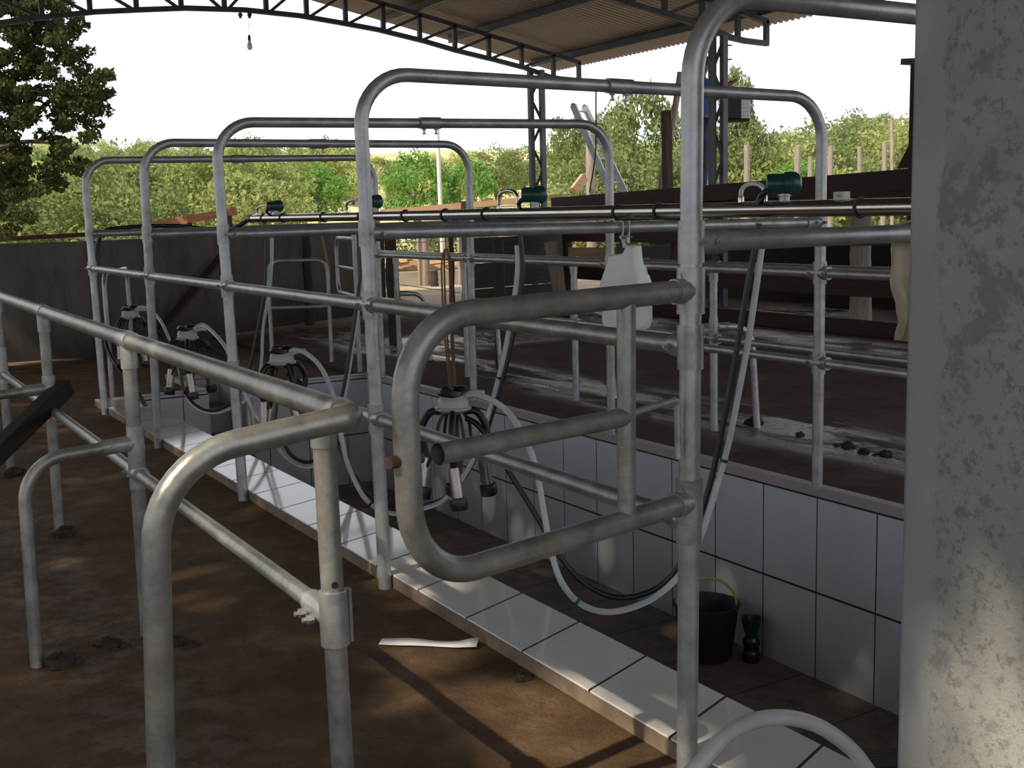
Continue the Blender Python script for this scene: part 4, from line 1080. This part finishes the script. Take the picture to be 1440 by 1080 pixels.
for k_ in range(250):
    d = 27 + 95 * rnd.random() ** 1.3; az = math.radians(rnd.uniform(3.5, 57))
    pxa = 720 + FPX * math.tan(az - _yaw)
    if 380 < pxa < 835 and d < 50: d = rnd.uniform(50, 120)
    if 560 < pxa < 835 and rnd.random() < .45: continue
    lim = math.radians((3.7 if 560 < pxa < 835 else 3.95) + .25 * math.sin(az * 9) + .15 * math.sin(az * 23))
    zg = hz(d) - .1; hmax = math.tan(lim * rnd.uniform(.55, 1.0)) * d + 1.2 - zg
    h = min(hmax, rnd.uniform(2.6, 6.5))
    if h < 1.2: continue
    j = rnd.randrange(len(protos)); src = protos[j]
    o = src if not used[j] else dup_tree(src); used[j] = True
    o.location = (CAM.x + d * math.sin(az), d * math.cos(az), zg); s_ = h / 1.9; w_ = s_ * rnd.uniform(.85, 1.25)
    o.scale = (w_, w_, s_); o.rotation_euler = (0, 0, rnd.uniform(0, 6.28)); tag(o, HL, 'tree', 'trees on the far hillside'); cnt += 1
def place_tree(src, px_, ytop, ybot, wpx, d, label, mat=None, group=None):
    o = dup_tree(src); o.name = 'leafy_tree'
    c_ = atD(px_, ybot, d); zt_ = atD(px_, ytop, d).z; zb = c_.z
    s_ = (zt_ - zb) / 1.85; w_ = wpx * d / FPX / 2.3
    o.location = (c_.x, c_.y, zb); o.scale = (w_, w_, s_); o.rotation_euler = (0, 0, rnd.uniform(0, 6.28)); tag(o, label, 'tree', group)
    return o
G = tree_proto('leafy_tree', rnd, LF_GREEN, 60, 60, .055, 1.0, .9)
G2 = tree_proto('leafy_tree', rnd, LF_MID, 60, 60, .055, 1.0, .9)
place_tree(G, 450, 232, 325, 105, 38, 'rounded fresh green tree behind the left end of the milk pipe')
place_tree(G, 585, 215, 325, 110, 36, 'bright green bushy tree left of the slim white pole')
place_tree(G, 665, 225, 325, 85, 37, 'bright green bushy tree right of the slim white pole')
place_tree(G2, 905, 128, 300, 125, 30, 'tall leafy tree behind the dark sawn-off post')
place_tree(G2, 800, 172, 300, 85, 33, 'leafy tree behind the top of the leaning ladder')
place_tree(G2, 860, 160, 300, 90, 32, 'leafy tree just right of the leaning ladder')
place_tree(G2, 1045, 165, 290, 110, 27, 'leafy tree behind the black and white box')
place_tree(G2, 1035, 100, 220, 55, 27, 'small high crown beside the top of the steel column')
place_tree(G, 1130, 225, 285, 120, 25, 'low bright green shrub behind the weathered posts')
place_tree(G2, 570, 322, 372, 120, 28, 'low green shrub behind the sunlit yard, left part')
place_tree(G2, 655, 320, 372, 120, 29, 'low green shrub behind the sunlit yard, right part')
G.location = (CAM.x + 30 * math.sin(.93), 30 * math.cos(.93), -.1); G.scale = (1.4, 1.4, 1.6); tag(G, 'fresh green tree beside the concrete pillar on the right', 'tree')
G2.location = (CAM.x + 34 * math.sin(.17), 34 * math.cos(.17), 0); G2.scale = (1.6, 1.6, 1.7); tag(G2, 'leafy tree below the big dark tree at far left', 'tree')

# big dark tree at the top left
rnd = random.Random(8)
bt = thing('large_tree', 'large dark leafy tree hanging into the top left corner', 'tree', atD(-160, 420, 17.5))
mb = MB()
S_ = [(15, 20, 46), (60, 25, 40), (90, 60, 26), (20, 80, 50), (70, 95, 40), (110, 120, 30), (140, 135, 20), (30, 130, 42), (85, 145, 34), (115, 165, 26), (128, 185, 13), (10, 175, 34), (45, 180, 26), (5, 215, 34), (38, 226, 20), (88, 205, 20), (100, 222, 22), (115, 228, 14), (60, 232, 18), (-30, 60, 60), (-40, 150, 60), (-30, 230, 50), (-90, 30, 70), (-90, 160, 70), (30, -40, 60), (-40, -50, 70), (75, -20, 30), (20, 250, 30), (10, 275, 36), (45, 285, 24), (80, 248, 20), (15, 310, 24), (135, 115, 22), (150, 130, 12), (125, 150, 22), (105, 95, 26), (75, 0, 34), (95, 30, 18)]
for x, y, r_ in S_:
    for q in range(max(2, int(r_ * r_ / 130))):
        rr = r_ * math.sqrt(rnd.random()); th = rnd.uniform(0, 6.28)
        c = atD(x + rr * math.cos(th), y + rr * math.sin(th), rnd.uniform(16.2, 18.8))
        leaf_quads(mb, c, .17, 95, .046, rnd, .6)
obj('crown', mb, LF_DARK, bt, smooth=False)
m = MB()
tk = [atD(-170, 470, 17.5), atD(-150, 300, 17.5), atD(-110, 150, 17.5), atD(-80, 0, 17.5)]
tk[0].z = -.2
m.tube(smooth_path(tk, 5), [.22] * 6 + [.18] * 5 + [.13] * 5, 10)
for pts in ([(-150, 280), (-60, 230), (30, 200), (95, 205)], [(-130, 200), (-30, 150), (60, 130), (130, 130)], [(-110, 130), (-20, 90), (40, 60), (85, 55)], [(-90, 60), (0, 20), (60, -10)]):
    pth = smooth_path([atD(x, y, 17.5) for x, y in pts], 5); n_ = len(pth)
    m.tube(pth, [.07 * (1 - .8 * i / n_) for i in range(n_)], 8)
obj('trunk', m, BARK, bt)
# trees standing left of the shed, outside the picture, that shade the lanes
rnd = random.Random(31)
GAPS = [(1.1, 5.78, .5, .27, .97), (.34, 6.38, .22, .22, .90), (2.3, 6.0, .30, .2, .8), (1.7, 5.7, .3, .2, .8), (10.4, 5.9, .5, .4, .9), (8.4, 5.6, .4, .2, .8), (6.3, 5.5, .5, .15, .75), (4.6, 5.35, .4, .15, .7)]  # openings in the unseen crowns, shaped to let sun patches through
for k_ in range(6):
    y0 = -6 + 3.2 * k_
    t = thing('shade_tree', 'unseen dense leafy tree shading the lanes from left of the shed, %s along the row' % ('first', 'second', 'third', 'fourth', 'fifth', 'sixth')[k_], 'tree', (-6.2, y0 + 1.6, -.2), 'shade trees left of the shed')
    mb = MB()
    for _ in range(330):
        c = V((rnd.uniform(-7.0, -5.4), rnd.uniform(y0, y0 + 3.2), rnd.uniform(3.7, 8.3)))
        for _q in range(15):
            p_ = c + V((rnd.uniform(-.42, .42), rnd.uniform(-.42, .42), rnd.uniform(-.36, .36)))
            zz = p_.z + (p_.x + 6) * .98; yy = p_.y - (p_.x + 6) * .1625
            if any(((yy - gy) / ry) ** 2 + ((zz - gz) / rz_) ** 2 < 1 and rnd.random() < pr for gy, gz, ry, rz_, pr in GAPS): continue
            leaf_quads(mb, p_, .01, 1, .14, rnd)
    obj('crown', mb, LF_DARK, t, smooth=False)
    obj('trunk', MB().tube([(-6.2, y0 + 1.6, -.3), (-6.15, y0 + 1.7, 3), (-6.2, y0 + 1.6, 7)], [.2, .16, .06], 10), BARK, t)
# ------------------------------------------------------------------ light
sd = bpy.data.lights.new('sun', 'SUN'); sd.energy = 6.0; sd.angle = math.radians(.8); sd.color = (1, .88, .68)
so = bpy.data.objects.new('sun', sd); col.objects.link(so)
el = math.radians(44); L = V((.985 * math.cos(el), .16 * math.cos(el), -math.sin(el)))
so.rotation_euler = L.to_track_quat('-Z', 'Y').to_euler(); so.location = (-8, -1, 9)
w = bpy.data.worlds.new('world'); sc.world = w; w.use_nodes = True
bg = w.node_tree.nodes['Background']; bg.inputs['Color'].default_value = (.90, .94, 1, 1); bg.inputs['Strength'].default_value = 1.3
sc.view_settings.view_transform = 'Standard'; sc.view_settings.look = 'None'; sc.view_settings.gamma = 1; sc.view_settings.exposure = 0
